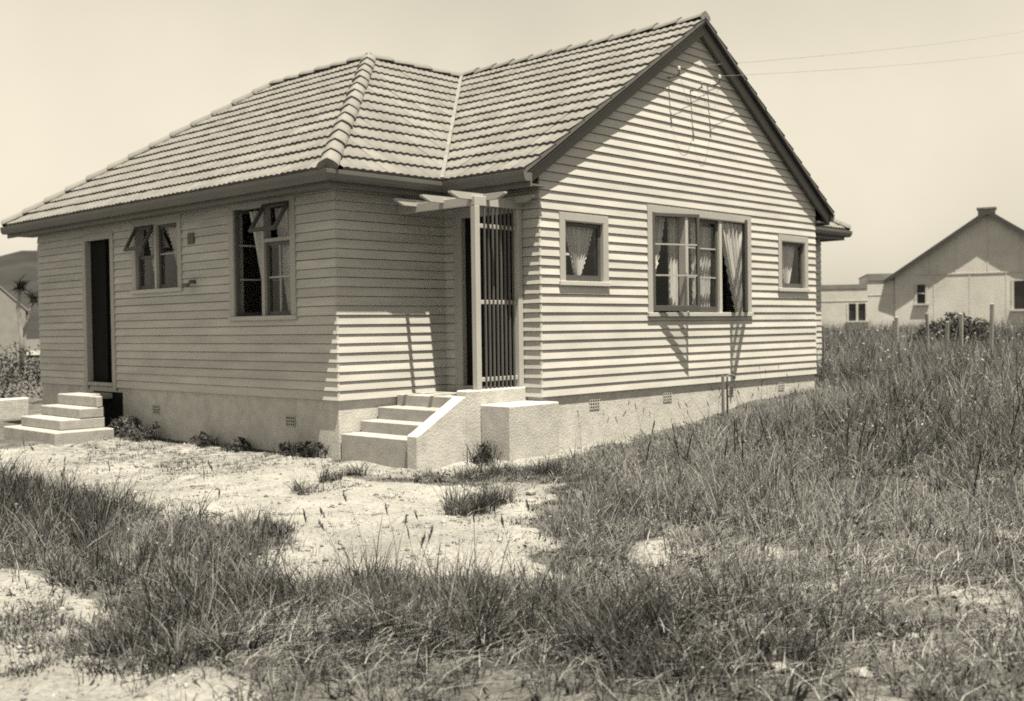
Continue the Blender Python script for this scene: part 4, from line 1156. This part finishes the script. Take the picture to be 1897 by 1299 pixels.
# seed-headed stalks
def stalk_parts(x, y, h, lean, a, r, hw=.0055):
    out = []; z = float(H(x, y))
    out.append(blades(np.array([[x, y, z]]), np.array([h]), np.array([.0045]), np.array([lean]), np.array([a]), np.array([.35]), seg=5, seed=r.randrange(999)))
    tx, ty, tz = x+math.cos(a)*lean, y+math.sin(a)*lean, z+h
    n = r.randrange(9, 15); hl = r.uniform(.035, .075)
    k = np.arange(n)/n; f_ = k*hl/h
    px = tx-math.cos(a)*lean*f_*1.7; py = ty-math.sin(a)*lean*f_*1.7; pz = tz-k*hl
    U = lambda lo, hi: np.array([r.uniform(lo, hi) for _ in range(n)])
    out.append(blades(np.stack([px, py, pz], -1), U(.010, .024), np.full(n, hw), U(.004, .016)*(.5+k), U(0, 6.28), U(.12, .55), seg=2, seed=r.randrange(999)))
    return out
rs = random.Random(5)
SP = [(-5.28, -3.04), (-4.92, -2.82), (-4.80, -2.90), (-4.70, -3.06), (-4.50, -3.12), (-4.38, -3.38), (-4.20, -3.5), (-4.03, -3.6), (-3.9, -3.98)]
ORD = ['leftmost', 'second from the left', 'third from the left', 'fourth from the left', 'middle one of nine', 'fourth from the right', 'third from the right', 'second from the right', 'rightmost']
for i, (x, y) in enumerate(SP):
    p = stalk_parts(x, y, rs.uniform(.34, .60), rs.uniform(.03, .16), rs.uniform(1.5, 4.2), rs, .008)
    J = join(p); o = link('grass_stalk', np_mesh('grass_stalk', *J[:3], [M_GRASS], tone=J[3]))
    tag(o, 'thin seed-headed grass stalk against the bare patch, '+ORD[i], 'grass stalk', 'seed-headed stalks by the bare patch')
p = []
for i in range(520):
    x = rs.uniform(-7.2, 6.5); y = rs.uniform(-6.2, 3.2)
    if bool(bare_mask(np.array([x]), np.array([y]))[0]) or not clear(np.array([x]), np.array([y]), .1)[0] or not visible(np.array([x]), np.array([y]))[0]: continue
    if not (x > 0 or y < -2.7 or x < -4.6): continue
    if -3.6 < x < 0 and y > -4.2 and rs.random() < .7: continue
    p += stalk_parts(x, y, rs.uniform(.25, .55)*(1.2 if x > 0 else 1), rs.uniform(.03, .2), rs.uniform(0, 6.28), rs)
J = join(p); o = link('seed_stalks', np_mesh('seed_stalks', *J[:3], [M_GRASS], tone=J[3])); o['kind'] = 'stuff'

p = []
for i in range(110):       # dark dock spikes in the right-hand field
    x = rs.uniform(-2.5, 11); y = rs.uniform(-5.5, 1.0)
    if bool(bare_mask(np.array([x]), np.array([y]))[0]) or not clear(np.array([x]), np.array([y]), .5)[0] or x+.5*y < -3.2 or (y > -2.2 and x < 7.4): continue
    z = float(H(x, y)); h = rs.uniform(.28, .62); le = rs.uniform(0, .12); a = rs.uniform(0, 6.28); n = 34
    p.append(blades(np.array([[x, y, z]]), np.array([h]), np.array([.008]), np.array([le]), np.array([a]), np.array([.15]), seg=3, seed=i))
    k = np.array([rs.random() for _ in range(n)]); f_ = .45+.55*k
    p.append(blades(np.stack([x+math.cos(a)*le*f_**1.8, y+math.sin(a)*le*f_**1.8, z+h*f_], -1), np.full(n, .025), np.full(n, .010), .024*(1.15-k), np.array([rs.uniform(0, 6.28) for _ in range(n)]), np.array([rs.uniform(.02, .30) for _ in range(n)]), seg=2, seed=i+500))
    m = 9; p.append(blades(np.tile([[x, y, z]], (m, 1)), np.array([rs.uniform(.03, .14) for _ in range(m)]), np.array([rs.uniform(.025, .05) for _ in range(m)]), np.array([rs.uniform(.10, .22) for _ in range(m)]), np.array([rs.uniform(0, 6.28) for _ in range(m)]), np.array([rs.uniform(.1, .5) for _ in range(m)]), seg=3, seed=i+900))
J = join(p); o = link('dock_weeds', np_mesh('dock_weeds', *J[:3], [M_GRASS], tone=J[3])); o['kind'] = 'stuff'

# distinct tussocks
TS = [((-2.82, -1.72), .33, .24, 800, .15, 'spreading grass tussock alone on the bare ground in front of the steps'),
      ((-2.68, .24), .12, .22, 170, .18, 'upright dark tuft left of the lowest front step'),
      ((-2.30, .36), .14, .16, 170, .18, 'low dark tuft directly before the lowest front step'),
      ((-3.22, -.05), .20, .16, 200, .2, 'small tuft on the strip between path and bare patch'),
      ((-1.78, -.12), .18, .13, 220, .15, 'flat dark mat of weeds at the foot of the sloping side wall'),
      ((-1.50, -.62), .34, .2, 520, .24, 'wide low tussock between planter box and lone tussock'),
      ((-6.42, -3.25), .34, .22, 520, .14, 'dark shaggy tussock on the pale ground in the near left corner'),
      ((-5.58, -4.05), .42, .25, 900, .12, 'big dark arching tussock in the middle of the foreground'),
      ((-4.85, -5.05), .50, .34, 1000, .20, 'tall dark leaning grass clump right of the middle foreground'),
      ((-5.50, -2.99), .22, .30, 360, .15, 'dark upright tussock at the lower edge of the bare patch'),
      ((-1.0, -.98), .22, .22, 300, .16, 'dark tussock where the long grass meets the bare ground')]
for i, ((x, y), rad, h, n, tn, lab) in enumerate(TS):
    r = np.random.default_rng(100+i)
    m = int(r.integers(6, 10)); ca = r.uniform(0, 6.28, m); cd = rad*np.sqrt(r.random(m))*.85
    cxs, cys, chh, cln, cww = x+np.cos(ca)*cd, y+np.sin(ca)*cd*.8, r.uniform(.45, 1.2, m), r.uniform(0, 6.28, m), r.uniform(.4, 1.6, m)
    k = r.choice(m, n, p=cww/cww.sum()); a = r.uniform(0, 2*np.pi, n); d = rad*.32*np.sqrt(r.random(n)); px = cxs[k]+np.cos(a)*d; py = cys[k]+np.sin(a)*d
    hh = h*chh[k]*r.uniform(.35, 1.15, n); ln = hh*r.uniform(.15, 1.1, n)
    aa = np.where(r.random(n) < .55, cln[k]+r.normal(0, .6, n), a)
    if i == 8: aa = np.full(n, 2.6)+r.normal(0, .9, n)
    flat = r.random(n) < .18; hh = np.where(flat, hh*.35, hh); ln = np.where(flat, h*r.uniform(.6, 1.3, n), ln)
    tn = np.where(r.random(n) < .12, tn+.5, tn)
    v = blades(np.stack([px, py, H(px, py)], -1), hh, r.uniform(.004, .008, n), ln, aa, np.clip(tn+r.normal(0, .12, n), .02, 1), seg=4, curl=1.5, seed=i)
    o = link('grass_tussock', np_mesh('grass_tussock', *v[:3], [M_GRASS], tone=v[3])); tag(o, lab, 'tussock', 'grass tussocks')

# leafy weeds against the walls
WS = [((-1.80, 6.0), .20, .26, 'dark leafy weed with pale flowers beside the back steps'), ((-1.80, 5.45), .20, .20, 'dark leafy weed against the plaster base right of the back steps'),
      ((-1.78, 3.95), .12, .13, 'small dark weed at the base of the shaded side wall, below the window gap'), ((-1.78, 3.25), .14, .12, 'dark weed at the base of the side wall under the tall window'),
      ((-1.76, 2.15), .12, .15, 'dark weed at the wall base just short of the house corner'), ((-1.74, 1.82), .10, .17, 'leafy weed in the patch of sun at the house corner'),
      ((-.88, .03), .11, .24, 'spiky dark plant against the planter box and step wall')]
for i, ((x, y), rad, h, lab) in enumerate(WS):
    z = float(H(x, y)); r = random.Random(i)
    t_ = empty('weed', (x, y, z), lab, 'weed', 'weeds along the house walls')
    g = G()
    for k in range(5):
        a = r.uniform(0, 6.28); g.tube([(x, y, z-.03), (x+math.cos(a)*rad*.3, y+math.sin(a)*rad*.3, z+h*.5), (x+math.cos(a)*rad*.7, y+math.sin(a)*rad*.7, z+h*.85)], .006, 5, .003)
    g.obj('stem', MB['bark'], t_)
    cs = [(x+r.uniform(-1.1, .9)*rad, y+r.uniform(-1.3, 1.3)*rad, z+h*r.uniform(.05, .9)**1.4) for _ in range(12)]
    leaf_cloud('foliage', cs, [rad*r.uniform(.18, .45) for _ in range(12)], 420, .026, M_LEAF, t_, seed=50+i)
    q_ = np.random.default_rng(i); nb = 120; bx = x+q_.normal(0, rad*.55, nb); by = y+q_.normal(0, rad*.8, nb); kk = clear(bx, by, .01); bx, by = bx[kk], by[kk]; nb = len(bx)
    v = blades(np.stack([bx, by, H(bx, by)], -1), h*q_.uniform(.25, 1.15, nb), q_.uniform(.006, .014, nb), h*q_.uniform(.1, .8, nb), q_.uniform(0, 6.28, nb), np.clip(q_.normal(.3, .2, nb), .02, 1), seg=3, seed=i)
    link('leaf_blades', np_mesh('leaf_blades', *v[:3], [M_LEAF], tone=v[3]), t_)
    if i == 0: leaf_cloud('flower', [(x-.05, y-.15, z+.25), (x-.12, y-.12, z+.1)], [.09, .07], 60, .016, MB['porcelain'] and M_STRAW, t_, seed=70)

# pale stones
SN = [((-3.76, -5.33), .055, 'largest pale stone in the short grass on the right'), ((-4.43, -5.11), .035, 'small pale stone just right of the tall dark clump'), ((-4.66, -5.36), .03, 'flat little stone below the tall dark clump'),
      ((-4.83, -5.63), .045, 'pale stone near the bottom edge right of centre'), ((-4.66, -5.92), .055, 'rounded pale stone at the very bottom right of centre'), ((-3.70, -5.50), .03, 'small pale stone beside the largest stone on the right'),
      ((-5.50, -3.54), .06, 'pale lump of clay left of the big dark arching tussock'), ((-5.36, -3.62), .045, 'second pale lump of clay touching the arching tussock'), ((-2.05, -1.70), .06, 'flat stone on the bare ground right of the lone tussock'),
      ((-2.40, -2.02), .05, 'low stone at the right edge of the bare patch'), ((-4.02, -5.85), .04, 'pale stone low in the right foreground grass')]
for i, ((x, y), s, lab) in enumerate(SN):
    bm = bmesh.new(); bmesh.ops.create_icosphere(bm, subdivisions=2, radius=s)
    for v in bm.verts:
        nn = mnoise.noise(v.co*(.9/s)+Vector((i*3.1, 0, 0))); v.co *= 1+.35*nn; v.co.z *= .6; v.co.x *= 1.2
    me = bpy.data.meshes.new('stone'); bm.to_mesh(me); bm.free(); me.materials.append(MB['stone'])
    o = link('stone', me, None, Matrix.Translation((x, y, float(H(x, y))+s*.2)) @ Matrix.Scale(.75, 4) @ Matrix.Rotation(i*1.3, 4, 'Z')); tag(o, lab, 'stone', 'pale stones lying in the grass')
